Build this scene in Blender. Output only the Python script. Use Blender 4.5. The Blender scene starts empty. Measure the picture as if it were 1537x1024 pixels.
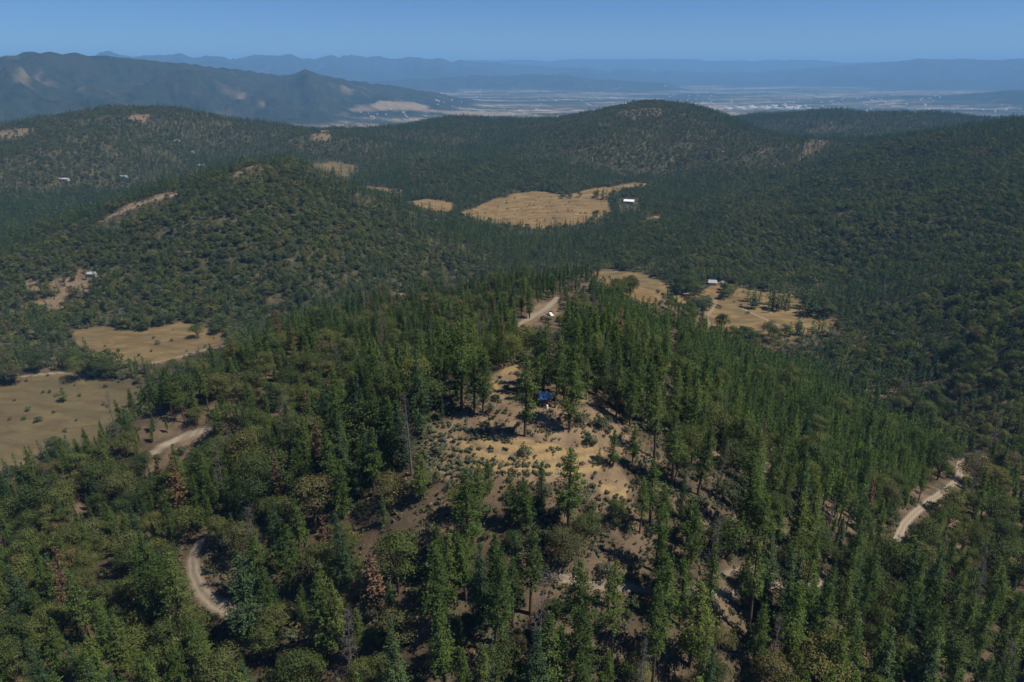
import bpy, math, random
import numpy as np
from mathutils import Vector

random.seed(7)
RNG = np.random.default_rng(7)
scene = bpy.context.scene
COL = scene.collection

# ------------------------------------------------------------------ camera
CAMZ = 250.0                      # camera height above the valley floor datum
PITCH = math.radians(21.5)
F = 1039.0                        # focal length in photograph pixels (1537 wide)
W, H_ = 1537.0, 1024.0
cam_d = bpy.data.cameras.new("camera")
cam_d.sensor_width = 36.0
cam_d.lens = 36.0 * F / W
cam_d.clip_start = 1.0
cam_d.clip_end = 200000.0
cam = bpy.data.objects.new("camera", cam_d)
cam.location = (0, 0, CAMZ)
cam.rotation_euler = (math.pi / 2 - PITCH, 0, 0)
COL.objects.link(cam)
scene.camera = cam

# ------------------------------------------------------------------ light
SUN_EL, SUN_ROT = math.radians(56), math.radians(106)     # rotation clockwise from +Y
world = bpy.data.worlds.new("World")
scene.world = world
world.use_nodes = True
wn = world.node_tree
wn.nodes.clear()
sky = wn.nodes.new("ShaderNodeTexSky")
sky.sky_type = 'NISHITA'
sky.sun_disc = False
sky.sun_elevation = SUN_EL
sky.sun_rotation = SUN_ROT
sky.altitude = 1500
sky.air_density = 1.0
sky.dust_density = 0.0
sky.ozone_density = 6.0
bg = wn.nodes.new("ShaderNodeBackground")
bg.inputs[1].default_value = 0.066
wo = wn.nodes.new("ShaderNodeOutputWorld")
tint = wn.nodes.new("ShaderNodeMix")          # the deep clear blue of a polarised summer sky
tint.data_type = 'RGBA'
tint.blend_type = 'MULTIPLY'
tint.inputs[0].default_value = 1.0
tint.inputs[7].default_value = (.50, .69, 1.0, 1)
wn.links.new(sky.outputs[0], tint.inputs[6])
wn.links.new(tint.outputs[2], bg.inputs[0])
wn.links.new(bg.outputs[0], wo.inputs[0])

sun_d = bpy.data.lights.new("sun", 'SUN')
sun_d.energy = 4.4
sun_d.angle = math.radians(0.5)
sun_d.color = (1.0, 0.93, 0.81)
sun = bpy.data.objects.new("sun", sun_d)
sv = Vector((math.sin(SUN_ROT) * math.cos(SUN_EL), math.cos(SUN_ROT) * math.cos(SUN_EL), math.sin(SUN_EL)))
sun.rotation_euler = sv.to_track_quat('Z', 'Y').to_euler()
sun.location = (200, -100, 600)
COL.objects.link(sun)

scene.view_settings.view_transform = 'Standard'
scene.view_settings.look = 'None'
scene.view_settings.exposure = 0.40
scene.view_settings.gamma = 1.0
scene.render.engine = 'CYCLES'
scene.cycles.max_bounces = 6
scene.cycles.diffuse_bounces = 3
scene.cycles.glossy_bounces = 1
scene.cycles.transmission_bounces = 2
scene.cycles.volume_bounces = 1
scene.cycles.transparent_max_bounces = 4
scene.cycles.caustics_reflective = False
scene.cycles.caustics_refractive = False

# ------------------------------------------------------------------ helpers
CP, SP = math.cos(PITCH), math.sin(PITCH)


def pix_dir(px, py):
    """photograph pixel -> world direction (not normalised)"""
    x = (np.asarray(px, float) - W / 2) / F
    v = -(np.asarray(py, float) - H_ / 2) / F
    return x, CP + v * SP, -SP + v * CP


def pix_polar(px, py):
    dx, dy, dz = pix_dir(px, py)
    return np.arctan2(dx, dy), dz / np.hypot(dx, dy)      # azimuth, slope


def project(x, y, z):
    """world (z relative to camera) -> photograph pixel"""
    d = y * CP - z * SP
    u = y * SP + z * CP
    d = np.maximum(d, 1e-3)
    return W / 2 + F * x / d, H_ / 2 - F * u / d, d


def hash2(ix, iy, seed):
    n = (ix.astype(np.int64) * 374761393 + iy.astype(np.int64) * 668265263 + seed * 144269504) & 0xFFFFFFFF
    n = ((n ^ (n >> 13)) * 1274126177) & 0xFFFFFFFF
    return ((n ^ (n >> 16)) & 0xFFFF) / 65535.0


def vnoise(x, y, seed=0):
    ix, iy = np.floor(x), np.floor(y)
    fx, fy = x - ix, y - iy
    fx = fx * fx * (3 - 2 * fx)
    fy = fy * fy * (3 - 2 * fy)
    a, b = hash2(ix, iy, seed), hash2(ix + 1, iy, seed)
    c, d = hash2(ix, iy + 1, seed), hash2(ix + 1, iy + 1, seed)
    return (a * (1 - fx) + b * fx) * (1 - fy) + (c * (1 - fx) + d * fx) * fy - 0.5


def fbm(x, y, seed=0, octs=4, gain=0.5):
    s, a = 0.0, 1.0
    for o in range(octs):
        s = s + a * vnoise(x * 2 ** o + 17.3 * o, y * 2 ** o - 9.1 * o, seed + o)
        a *= gain
    return s


def smooth(a, b, x):
    t = np.clip((x - a) / (b - a), 0, 1)
    return t * t * (3 - 2 * t)


# ------------------------------------------------------------------ terrain height
# (photo x, photo y, height relative to the camera) where that ground is seen
VIS = [
    (768, 1100, -122), (768, 1024, -118), (768, 885, -110), (768, 785, -101), (768, 700, -95), (768, 640, -90),
    (790, 590, -87), (768, 545, -87), (768, 515, -106), (780, 490, -127), (800, 470, -131), (825, 455, -134),
    (830, 432, -140),
    (400, 1024, -137), (150, 1024, -146), (0, 1024, -152), (300, 870, -129), (400, 860, -125), (130, 850, -146),
    (0, 850, -168), (500, 800, -115), (560, 700, -105), (500, 640, -113), (620, 640, -95), (400, 700, -121),
    (280, 800, -131), (270, 660, -141), (60, 770, -176), (150, 730, -178), (230, 740, -150),
    (400, 600, -130), (330, 600, -160), (400, 530, -178), (480, 520, -160), (450, 490, -200), (560, 560, -124), (640, 520, -126),
    (700, 490, -133), (600, 490, -160), (650, 450, -165), (720, 440, -145), (560, 460, -215), (520, 470, -230),
    (595, 443, -235), (420, 475, -236),
    (230, 515, -240), (330, 500, -240), (90, 600, -246), (190, 600, -247), (20, 670, -249), (0, 560, -244), (120, 545, -243), (-80, 620, -247),
    (230, 480, -235), (150, 430, -220), (0, 450, -226), (60, 480, -236),
    (550, 390, -214), (650, 410, -236),
    (800, 385, -241), (768, 350, -243), (820, 315, -243), (820, 290, -241), (640, 305, -243), (540, 284, -240),
    (800, 270, -225), (900, 215, -178), (700, 340, -242), (900, 360, -240), (990, 345, -238), (945, 303, -241),
    (60, 306, -246), (10, 330, -247), (200, 285, -243), (320, 246, -236), (500, 252, -232), (440, 246, -232),
    (600, 235, -215),
    (1000, 640, -100), (1100, 700, -111), (1200, 750, -126), (1200, 610, -153), (1100, 540, -168), (1010, 510, -150), (1010, 560, -122),
    (1045, 500, -190), (1150, 550, -198), (1250, 585, -205), (940, 540, -99), (950, 475, -142), (900, 510, -108), (900, 445, -174), (930, 450, -184),
    (1400, 700, -166), (1350, 800, -150), (1440, 690, -172), (1537, 740, -182), (1537, 860, -163), (1537, 1024, -152), (1650, 900, -175),
    (1300, 900, -136), (1200, 880, -122), (1000, 885, -111), (1024, 1024, -123), (1300, 1024, -141),
    (870, 690, -95), (950, 650, -94), (900, 600, -89), (700, 640, -92), (720, 590, -89), (640, 700, -98),
    (1250, 490, -237), (1100, 455, -237), (950, 425, -238), (1160, 495, -237), (1060, 480, -238), (1300, 410, -235), (1080, 400, -234),
    (1350, 570, -222), (1450, 600, -212), (1537, 650, -202),
]
# (photo x, photo y, horizontal range in metres) for crests and slopes
CREST = [
    (410, 257, 1150), (330, 276, 1110), (260, 289, 1100), (180, 303, 1090), (100, 323, 1080), (0, 364, 1080), (-90, 400, 1030),
    (470, 268, 1130), (520, 290, 1110), (600, 316, 1040), (680, 352, 970),
    (400, 350, 850), (250, 380, 870), (300, 440, 780), (480, 420, 760),
    (160, 169, 2500), (60, 180, 2420), (0, 194, 2350), (-90, 200, 2300), (250, 172, 2500), (330, 181, 2450), (420, 193, 2350), (470, 205, 2250),
    (100, 230, 1950), (250, 220, 2000),
    (480, 202, 2150), (440, 225, 1900), (540, 212, 2150),
    (620, 190, 2650), (700, 182, 2720), (780, 180, 2750), (680, 225, 2150),
    (960, 156, 2550), (1000, 157, 2500), (900, 168, 2500), (850, 180, 2450), (1060, 167, 2450), (1100, 182, 2400), (1150, 202, 2300),
    (1050, 230, 1850), (960, 250, 1750), (1190, 214, 2150),
    (1250, 210, 2000), (1350, 196, 1950), (1450, 189, 1900), (1537, 184, 1850), (1640, 182, 1850),
    (1200, 255, 1650), (1200, 310, 1300), (1537, 250, 1430), (1400, 300, 1180), (1300, 270, 1450), (1100, 330, 1200),
    (1400, 400, 880), (1537, 400, 790), (1537, 320, 1080), (1537, 500, 600), (1640, 450, 650), (1450, 480, 670),
]
# (photo x, photo y used only for the azimuth, range, height) for ground hidden behind crests
HID = [
    (768, 430, 560, -188), (820, 430, 640, -232), (700, 430, 640, -225), (900, 430, 560, -220), (650, 430, 640, -232),
    (400, 250, 1380, -238), (200, 290, 1350, -242), (60, 340, 1260, -246), (0, 360, 1230, -246), (520, 270, 1350, -240), (620, 300, 1200, -242),
    (160, 165, 3100, -290), (0, 165, 3000, -290), (320, 175, 3000, -300), (450, 190, 2900, -290), (600, 185, 3200, -290), (760, 180, 3300, -280),
    (960, 155, 3200, -250), (1080, 165, 3000, -240), (1200, 200, 2600, -230), (1350, 190, 2500, -235), (1500, 180, 2400, -235),
    (1100, 168, 3350, -175), (1250, 166, 3250, -172), (1400, 170, 3150, -182), (1537, 174, 3050, -185), (1640, 174, 3050, -190),
    (120, 700, 330, -238), (230, 620, 360, -225), (300, 560, 420, -232), (1200, 560, 545, -232), (1300, 590, 470, -225), (1050, 500, 540, -228),
    (768, 1024, 60, -122), (100, 1024, 70, -150), (1450, 1024, 70, -150), (768, 1024, 32, -126),
    (-300, 700, 300, -190), (-300, 500, 700, -235), (1900, 700, 300, -190), (1900, 500, 700, -200), (1900, 250, 1600, -170), (-300, 250, 1600, -200),
]
cp_az, cp_lr, cp_z = [], [], []
for px, py, z in VIS:
    a, s = pix_polar(px, py)
    cp_az.append(a); cp_lr.append(math.log(z / s)); cp_z.append(z)
for px, py, r in CREST:
    a, s = pix_polar(px, py)
    cp_az.append(a); cp_lr.append(math.log(r)); cp_z.append(r * s)
for px, py, r, z in HID:
    a, s = pix_polar(px, py)
    cp_az.append(a); cp_lr.append(math.log(r)); cp_z.append(z)
cp_az, cp_lr, cp_z = map(np.array, (cp_az, cp_lr, cp_z))


def _phi(d2):
    return 0.5 * d2 * np.log(d2 + 1e-12)


_n = len(cp_z)
_K = _phi((cp_az[:, None] - cp_az) ** 2 + (cp_lr[:, None] - cp_lr) ** 2) + 0.0006 * np.eye(_n)
_P = np.stack([np.ones(_n), cp_az, cp_lr], 1)
_A = np.zeros((_n + 3, _n + 3))
_A[:_n, :_n] = _K; _A[:_n, _n:] = _P; _A[_n:, :_n] = _P.T
_w = np.linalg.solve(_A, np.concatenate([cp_z, np.zeros(3)]))


def near_z(az, lr):
    out = np.empty(az.shape)
    a, l = az.ravel(), lr.ravel()
    o = out.ravel()
    for i in range(0, a.size, 40000):
        aa, ll = a[i:i + 40000, None], l[i:i + 40000, None]
        o[i:i + 40000] = _phi((aa - cp_az) ** 2 + (ll - cp_lr) ** 2) @ _w[:_n] + _w[_n] + _w[_n + 1] * aa[:, 0] + _w[_n + 2] * ll[:, 0]
    return o.reshape(az.shape)


# far ranges: (photo x, photo y of skyline, range km) per range, with near and far widths
RANGES = [
    # the dark range on the left, running away to the right
    ([(-300, 98, 7.2), (-60, 92, 7.2), (0, 86, 7.3), (50, 75, 7.4), (100, 79, 7.5), (160, 84, 7.6), (220, 90, 7.8), (280, 95, 8.0), (330, 101, 8.2), (380, 107, 8.4), (420, 113, 8.6), (443, 110, 8.7),
      (458, 102, 8.75), (474, 110, 8.8), (500, 117, 9.0), (540, 122, 9.2), (600, 130, 9.5), (650, 139, 9.8), (700, 150, 10.0), (750, 158, 10.2), (800, 166, 10.3), (900, 175, 10.5)], 3000, 2500),
    ([(-300, 80, 22), (150, 82, 22), (165, 78, 22), (200, 84, 22), (240, 85, 22), (270, 81, 22), (300, 85, 22), (330, 83, 22), (345, 87, 22), (380, 83, 23), (430, 83, 23), (450, 86, 23), (500, 84, 23),
      (560, 86, 24), (620, 87, 24), (690, 90, 24), (760, 97, 25), (900, 104, 25), (1100, 110, 26)], 6500, 5000),
    ([(400, 92, 33), (560, 91, 33), (660, 94, 33), (700, 91, 33), (770, 89, 33), (820, 91, 33), (880, 88, 33), (950, 88, 33), (1020, 87, 33), (1080, 91, 33), (1150, 90, 33), (1165, 88, 33), (1210, 91, 33), (1300, 93, 33), (1400, 96, 33), (1600, 96, 33)], 6000, 6000),
    ([(1000, 114, 25), (1150, 107, 25), (1250, 98, 25), (1340, 92, 25), (1380, 88, 25), (1450, 88, 25), (1537, 89, 25), (1700, 92, 25), (1900, 95, 25)], 5500, 6000),
    ([(560, 122, 17), (640, 118, 17), (690, 114, 17), (720, 112, 17), (760, 114, 17), (800, 112, 17), (850, 112, 17), (880, 119, 17), (940, 121, 17), (1000, 125, 17)], 1800, 2000),
    ([(1250, 150, 13), (1320, 147, 13), (1400, 143, 13), (1470, 139, 13), (1537, 135, 13), (1700, 130, 13), (1900, 128, 13)], 2000, 2600),
]
FLOOR = -470.0
_rng = []
for pts, wn_, wf in RANGES:
    a = []; rr = []; zz = []
    for px, py, km in pts:
        aa, s = pix_polar(px, py)
        a.append(float(aa)); rr.append(km * 1000); zz.append(float(s) * km * 1000)
    _rng.append((np.array(a), np.array(rr), np.array(zz), wn_, wf))


def far_z(az, r, x, y):
    z = FLOOR + 26 * fbm(x / 2600, y / 2600, 31, 3)
    z = np.where(r < 6000, z + 0 * r, z)
    for i, (a, rr, zz, wn_, wf) in enumerate(_rng):
        rc = np.interp(az, a, rr)
        hc = np.interp(az, a, zz) - FLOOR + (rc * (.0016, .0050, .0022, .0022, .002, .002)[i]) * fbm(az * (70, 62, 55, 50, 60, 50)[i], az * 0 + 3.3 * i, 80 + i, 4)
        inside = smooth(a[0] - .05, a[0] + .001, az) * (1 - smooth(a[-1] - .001, a[-1] + .04, az))
        w1 = wn_ * (1 + 0.35 * fbm(az * 18, az * 0 + i, 40 + i, 2))
        t = np.where(r < rc, (rc - r) / w1, (r - rc) / wf)
        prof = np.clip(1 - t, 0, 1)
        prof = prof ** 1.25
        rid = (fbm(x / 700 + 5 * i, y / 700, 50 + i, 6, .62) * 1.6 - np.abs(fbm(x / 1500 - 3 * i, y / 1500, 90 + i, 4, .55)) * 2.2 + .5) * np.clip(t * 2.0, 0, 1) * prof
        z = np.maximum(z, FLOOR + hc * inside * np.clip(prof + (.62 if i == 0 else .42) * rid, 0, 1.0))
    return z


def height(az, r):
    """height relative to the camera"""
    az, r = np.broadcast_arrays(np.asarray(az, float), np.asarray(r, float))
    x, y = r * np.sin(az), r * np.cos(az)
    zn = near_z(np.clip(az, -1.1, 1.1), np.log(np.minimum(r, 3500)))
    amp = smooth(450, 1200, r) * (1 - 0.85 * smooth(-228, -240, zn))
    zn = zn + amp * (30 * fbm(x / 330, y / 330, 3, 4) - 26 * (np.abs(fbm(x / 420, y / 420, 23, 3)) - .22)) + 2.6 * smooth(60, 200, r) * (1 - .8 * smooth(-228, -238, zn)) * fbm(x / 38, y / 38, 9, 3)
    zf = far_z(az, r, x, y)
    t = smooth(3100, 4700, r)
    return zn * (1 - t) + zf * t


# ------------------------------------------------------------------ polar ground grid
azs = np.concatenate([np.linspace(-1.25, -0.81, 45)[:-1], np.linspace(-0.81, 0.81, 800), np.linspace(0.81, 1.25, 45)[1:]])
rs = np.concatenate([np.geomspace(20, 85, 24)[:-1], np.geomspace(85, 3300, 760)[:-1], np.geomspace(3300, 62000, 300)])
AZ, RR = np.meshgrid(azs, rs, indexing='ij')
GZ = height(AZ, RR)
GX, GY = RR * np.sin(AZ), RR * np.cos(AZ)
SLOPE = GZ / RR
CUM = np.maximum.accumulate(SLOPE, axis=1)
_lrs = np.log(rs)


def gidx(az, r):
    i = np.clip(np.interp(az, azs, np.arange(len(azs))), 0, len(azs) - 1.001)
    j = np.clip(np.interp(np.log(np.maximum(r, 1)), _lrs, np.arange(len(rs))), 0, len(rs) - 1.001)
    return i, j


def gsample(G, x, y):
    i, j = gidx(np.arctan2(x, y), np.hypot(x, y))
    i0, j0 = i.astype(int), j.astype(int)
    fi, fj = i - i0, j - j0
    return (G[i0, j0] * (1 - fi) + G[i0 + 1, j0] * fi) * (1 - fj) + (G[i0, j0 + 1] * (1 - fi) + G[i0 + 1, j0 + 1] * fi) * fj


def ground(x, y):
    return gsample(GZ, np.asarray(x, float), np.asarray(y, float))


def hit(px, py, rmin=40):
    """first ground point seen at these photograph pixels -> x, y (world)"""
    px, py = np.atleast_1d(np.asarray(px, float)), np.atleast_1d(np.asarray(py, float))
    az, s = pix_polar(px, py)
    ox, oy = np.zeros(px.shape), np.zeros(px.shape)
    for k in range(len(px)):
        i = np.clip(np.interp(az[k], azs, np.arange(len(azs))), 0, len(azs) - 1.001)
        i0 = int(i); f = i - i0
        col = GZ[i0] * (1 - f) + GZ[i0 + 1] * f
        d = s[k] * rs - col
        ok = (d <= 0) & (rs > rmin)
        if ok.any():
            j = int(np.argmax(ok))
            j = max(j, 1)
            t = d[j - 1] / (d[j - 1] - d[j] + 1e-9)
            r = rs[j - 1] + (rs[j] - rs[j - 1]) * np.clip(t, 0, 1)
        else:
            j = int(np.argmin(np.where(rs < 30000, d, 1e9)))
            r = rs[j]
        ox[k], oy[k] = r * math.sin(az[k]), r * math.cos(az[k])
    return ox, oy


def in_poly(x, y, poly):
    inside = np.zeros(x.shape, bool)
    n = len(poly)
    for i in range(n):
        x1, y1 = poly[i]; x2, y2 = poly[(i + 1) % n]
        c = ((y1 > y) != (y2 > y)) & (x < (x2 - x1) * (y - y1) / (y2 - y1 + 1e-12) + x1)
        inside ^= c
    return inside


def poly_sd(x, y, poly):
    """signed distance, positive inside"""
    d = np.full(x.shape, 1e12)
    n = len(poly)
    for i in range(n):
        ax, ay = poly[i]; bx, by = poly[(i + 1) % n]
        d = np.minimum(d, seg_d(x, y, ax, ay, bx, by))
    return np.where(in_poly(x, y, poly), d, -d)


def seg_d(x, y, ax, ay, bx, by):
    vx, vy = bx - ax, by - ay
    t = np.clip(((x - ax) * vx + (y - ay) * vy) / (vx * vx + vy * vy + 1e-9), 0, 1)
    return np.hypot(x - ax - t * vx, y - ay - t * vy)


def line_d(x, y, pts):
    d = np.full(x.shape, 1e12)
    for (ax, ay), (bx, by) in zip(pts[:-1], pts[1:]):
        d = np.minimum(d, seg_d(x, y, ax, ay, bx, by))
    return d


def to_world(pts):
    px, py = zip(*pts)
    x, y = hit(px, py)
    return list(zip(x, y))


# open grass: traced on the photograph, carried onto the ground.  (outline, dryness tone, is it an object of its own)
MEADOWS = [
    ([(608, 303), (640, 299), (676, 304), (684, 312), (668, 319), (640, 315), (615, 309)], 1.0, 'golden meadow'),
    ([(688, 320), (716, 312), (740, 300), (762, 290), (800, 288), (850, 293), (880, 287), (908, 280), (935, 283), (915, 296), (918, 310), (924, 322), (905, 329), (860, 338), (800, 343), (745, 336), (712, 326)], 1.0, 'golden meadow'),
    ([(868, 416), (912, 402), (960, 410), (1000, 425), (1050, 440), (1075, 422), (1130, 434), (1185, 442), (1215, 465), (1265, 478), (1248, 499), (1200, 504), (1160, 516), (1112, 503), (1070, 499), (1042, 480), (1040, 465), (985, 463), (940, 442), (900, 428)], 0.8, 'golden meadow'),
    ([(112, 499), (160, 491), (215, 494), (270, 484), (300, 490), (345, 500), (342, 515), (300, 528), (262, 545), (215, 550), (178, 548), (150, 522), (118, 514)], 0.55, 'meadow'),
    ([(-60, 585), (0, 574), (40, 560), (95, 559), (140, 577), (222, 572), (200, 600), (172, 650), (110, 672), (50, 690), (0, 705), (-60, 715)], 0.2, 'meadow'),
    ([(348, 264), (372, 250), (398, 244), (396, 250), (372, 259), (352, 268)], 0.4, 'field'),
    ([(462, 247), (497, 243), (537, 247), (530, 262), (515, 268), (497, 262), (470, 254)], 0.35, 'field'),
    ([(528, 279), (560, 278), (605, 285), (600, 291), (560, 288)], 0.6, 'field'),
    ([(908, 282), (950, 274), (972, 276), (965, 282), (925, 291)], 0.9, 'field'),
    ([(962, 331), (985, 325), (997, 328), (985, 334), (968, 335)], 0.9, 'field'),
]
# bare or grassy openings inside the forest
OPEN = [
    ([(632, 662), (634, 645), (665, 634), (700, 618), (732, 604), (736, 565), (775, 543), (790, 548), (786, 590), (800, 606), (850, 612), (880, 590), (905, 600), (948, 640), (955, 665), (925, 690), (945, 735), (905, 745), (850, 722), (760, 726), (690, 728), (645, 715), (628, 685)], 1.0),
    ([(590, 760), (630, 735), (700, 735), (690, 790), (655, 830), (600, 840), (580, 800)], 0.35),
    ([(830, 740), (935, 720), (950, 760), (900, 790), (840, 790)], 0.3),
    ([(772, 495), (790, 473), (812, 458), (833, 457), (838, 472), (812, 480), (795, 495)], 0.8),
    ([(1005, 496), (1015, 496), (1017, 552), (1007, 552)], 0.7),
    ([(228, 684), (255, 662), (290, 646), (312, 645), (306, 660), (285, 668), (262, 684)], 0.9),
    ([(585, 442), (597, 436), (612, 440), (606, 449), (590, 450)], 0.8),
    ([(145, 333), (190, 306), (240, 293), (270, 290), (262, 295), (225, 303), (185, 323), (155, 336)], 1.0),
    ([(20, 420), (80, 425), (85, 435), (40, 440)], 0.8), ([(50, 455), (90, 445), (95, 462), (52, 462)], 0.8), ([(118, 425), (128, 425), (138, 450), (130, 452)], 0.8), ([(101, 418), (106, 418), (104, 437), (100, 437)], 0.8), ([(110, 410), (160, 408), (160, 414), (112, 417)], 0.6),
    ([(0, 195), (38, 196), (22, 212), (0, 207)], 0.8), ([(190, 174), (222, 172), (215, 185), (190, 180)], 0.8), ([(160, 188), (180, 186), (172, 195)], 0.6),
    ([(466, 208), (482, 196), (494, 197), (494, 210), (470, 212)], 0.8),
    ([(920, 168), (950, 163), (990, 164), (985, 176), (950, 182), (928, 178)], 0.55),
    ([(1160, 248), (1200, 232), (1245, 208), (1250, 214), (1215, 236), (1175, 252)], 0.5),
    ([(1210, 195), (1260, 182), (1270, 190), (1225, 200)], 0.4),
    ([(1325, 222), (1352, 211), (1350, 222), (1330, 228)], 0.5), ([(1450, 235), (1485, 215), (1485, 228), (1462, 250)], 0.4),
    ([(1075, 225), (1095, 220), (1090, 232), (1078, 234)], 0.4), ([(1130, 232), (1165, 213), (1185, 212), (1150, 232)], 0.35),
    ([(1090, 712), (1106, 716), (1110, 735), (1095, 732)], 0.8),
    ([(515, 852), (540, 850), (545, 905), (520, 900)], 0.6), ([(975, 560), (1005, 575), (1000, 585), (975, 575)], 0.4),
    # pale fields at the foot of, and on, the far range
    ([(560, 158), (572, 151), (605, 154), (640, 159), (640, 167), (600, 163), (565, 163)], 0.75), ([(640, 168), (700, 166), (790, 170), (815, 173), (760, 174), (680, 172)], 0.75),
    ([(527, 165), (545, 161), (560, 165), (540, 167)], 0.6),
    ([(333, 143), (350, 136), (358, 138), (345, 145)], 0.65), ([(348, 149), (372, 140), (376, 143), (362, 150)], 0.65), ([(450, 137), (470, 134), (493, 139), (470, 141)], 0.65), ([(514, 132), (522, 132), (528, 135), (518, 136)], 0.5),
    ([(25, 122), (60, 103), (70, 108), (45, 118)], 0.45), ([(105, 140), (125, 128), (135, 130), (120, 142)], 0.45), ([(383, 155), (398, 153), (396, 160), (386, 160)], 0.6),
]
ROADS = [
    ([(299, 814), (289, 838), (291, 862), (302, 886), (322, 906), (356, 922)], 4.0, 'dirt road'),
    ([(800, 857), (845, 868), (890, 879), (960, 885), (1040, 888), (1110, 890), (1145, 884), (1215, 880), (1260, 868)], 1.6, 'dirt road'),
    ([(1345, 812), (1357, 787), (1380, 764), (1405, 746), (1430, 727), (1441, 712), (1440, 700), (1448, 690), (1475, 683)], 2.3, 'dirt road'),
    ([(1070, 868), (1100, 858), (1130, 853), (1160, 857)], 1.0, 'dirt track'),
    ([(225, 682), (255, 664), (285, 652), (315, 644)], 3.4, 'dirt road'),
    ([(770, 492), (795, 478), (820, 463), (832, 452), (838, 446)], 4.0, 'dirt road'),
    ([(150, 334), (190, 314), (235, 298), (273, 291)], 5.0, 'dirt track'),
    ([(0, 567), (50, 563), (96, 559), (130, 566)], 4.0, 'dirt road'), ([(230, 545), (262, 537), (300, 527), (345, 517)], 4.0, 'dirt road'),
    ([(1112, 462), (1140, 475), (1165, 487), (1180, 492)], 3.5, 'dirt track'), ([(1074, 448), (1072, 462), (1060, 475), (1064, 485), (1082, 495)], 3.0, 'dirt track'),
    ([(870, 560), (930, 578), (985, 592)], 2.2, 'dirt track'),
]
MEADOWS_W = [(to_world(p), d, n) for p, d, n in MEADOWS]
OPEN_W = [(to_world(p), d) for p, d in OPEN]
ROADS_W = [(to_world(p), w, n) for p, w, n in ROADS]


RUTS = None


def masks(x, y):
    """meadow weight, meadow index, tone, opening weight, road weight, road index"""
    r = np.hypot(x, y)
    sc = np.where(r > 4000, r / 55, np.clip(r / 60, 2, 60))
    nz = fbm(x / sc / 3, y / sc / 3, 77, 3)
    m = np.zeros(x.shape); mi = np.full(x.shape, -1); tone = np.zeros(x.shape)
    op = np.zeros(x.shape); rd = np.zeros(x.shape); ri = np.full(x.shape, -1)

    def window(pts, pad):
        p = np.array(pts)
        return (x > p[:, 0].min() - pad) & (x < p[:, 0].max() + pad) & (y > p[:, 1].min() - pad) & (y < p[:, 1].max() + pad)
    for k, (p, d, _) in enumerate(MEADOWS_W):
        w = window(p, 40)
        if not w.any():
            continue
        s = poly_sd(x[w], y[w], p) + nz[w] * sc[w] * 0.9
        v = smooth(-0.5, 0.5, s / (sc[w] * 0.25))
        better = v > m[w]
        m[w] = np.maximum(m[w], v)
        t = tone[w]; t[better] = d; tone[w] = t
        q = mi[w]; q[s > 0] = k; mi[w] = q
    for k, (p, d) in enumerate(OPEN_W):
        w = window(p, 40 if np.hypot(*p[0]) < 4000 else 300)
        if not w.any():
            continue
        s = poly_sd(x[w], y[w], p) + nz[w] * sc[w] * np.where(r[w] > 4000, .5, 1.3) - np.where(r[w] > 4000, 8, 0)
        v = smooth(-0.6, 0.6, s / (sc[w] * 0.4)) * d
        op[w] = np.maximum(op[w], v)
    for k, (p, wd, _) in enumerate(ROADS_W):
        w = window(p, 12)
        if not w.any():
            continue
        ld = line_d(x[w], y[w], p)
        s = wd / 2 - ld + nz[w] * 0.35
        if RUTS is not None:
            RUTS[w] = np.maximum(RUTS[w], np.exp(-((ld - .8) / .38) ** 2))
        v = smooth(-0.35, 0.35, s)
        rd[w] = np.maximum(rd[w], v)
        q = ri[w]; q[s > 0] = k; ri[w] = q
    return m, mi, tone, op, rd, ri


RUTS = np.zeros(GX.shape)
M_, MI, TONE, OPN, RD, RI = masks(GX, GY)
RUT, RUTS = RUTS, None
GOLD = np.zeros(GX.shape)
for _g in ([(690, 662), (760, 659), (850, 669), (908, 674), (905, 708), (850, 716), (760, 714), (715, 700), (690, 680)],
           [(900, 727), (945, 735), (940, 753), (903, 742)], [(652, 663), (674, 668), (670, 677), (650, 671)], [(760, 548), (785, 546), (780, 556), (745, 570)], [(738, 570), (750, 575), (748, 590), (738, 590)]):
    _p = to_world(_g)
    _a = np.array(_p)
    _w2 = (GX > _a[:, 0].min() - 6) & (GX < _a[:, 0].max() + 6) & (GY > _a[:, 1].min() - 6) & (GY < _a[:, 1].max() + 6)
    if _w2.any():
        _s = poly_sd(GX[_w2], GY[_w2], _p) + 1.1 * fbm(GX[_w2] / 3, GY[_w2] / 1.3, 61, 3)
        GOLD[_w2] = np.maximum(GOLD[_w2], smooth(-.4, .5, _s))
# rough steps of the old terraces: a small sawtooth along the slope inside the clearing
TERR = np.array(OPEN_W[0][0])
_sel = poly_sd(GX, GY, OPEN_W[0][0]) > 0 if True else None
_ph = (GZ / 1.25 + .25 * fbm(GX / 12, GY / 12, 66, 2)) % 1.0
TPH = _ph.copy()
GOLD = GOLD * (.25 + .75 * smooth(.25, .45, np.abs(_ph * 2 - 1)))
GZ = GZ + np.where(_sel & (GY < 172), 0.38 * (np.abs(_ph - 0.5) * 2 - 0.5), 0)


# ------------------------------------------------------------------ materials
def new_mat(name):
    m = bpy.data.materials.new(name)
    m.use_nodes = True
    n = m.node_tree.nodes
    n.clear()
    out = n.new("ShaderNodeOutputMaterial")
    return m, m.node_tree, out


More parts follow.
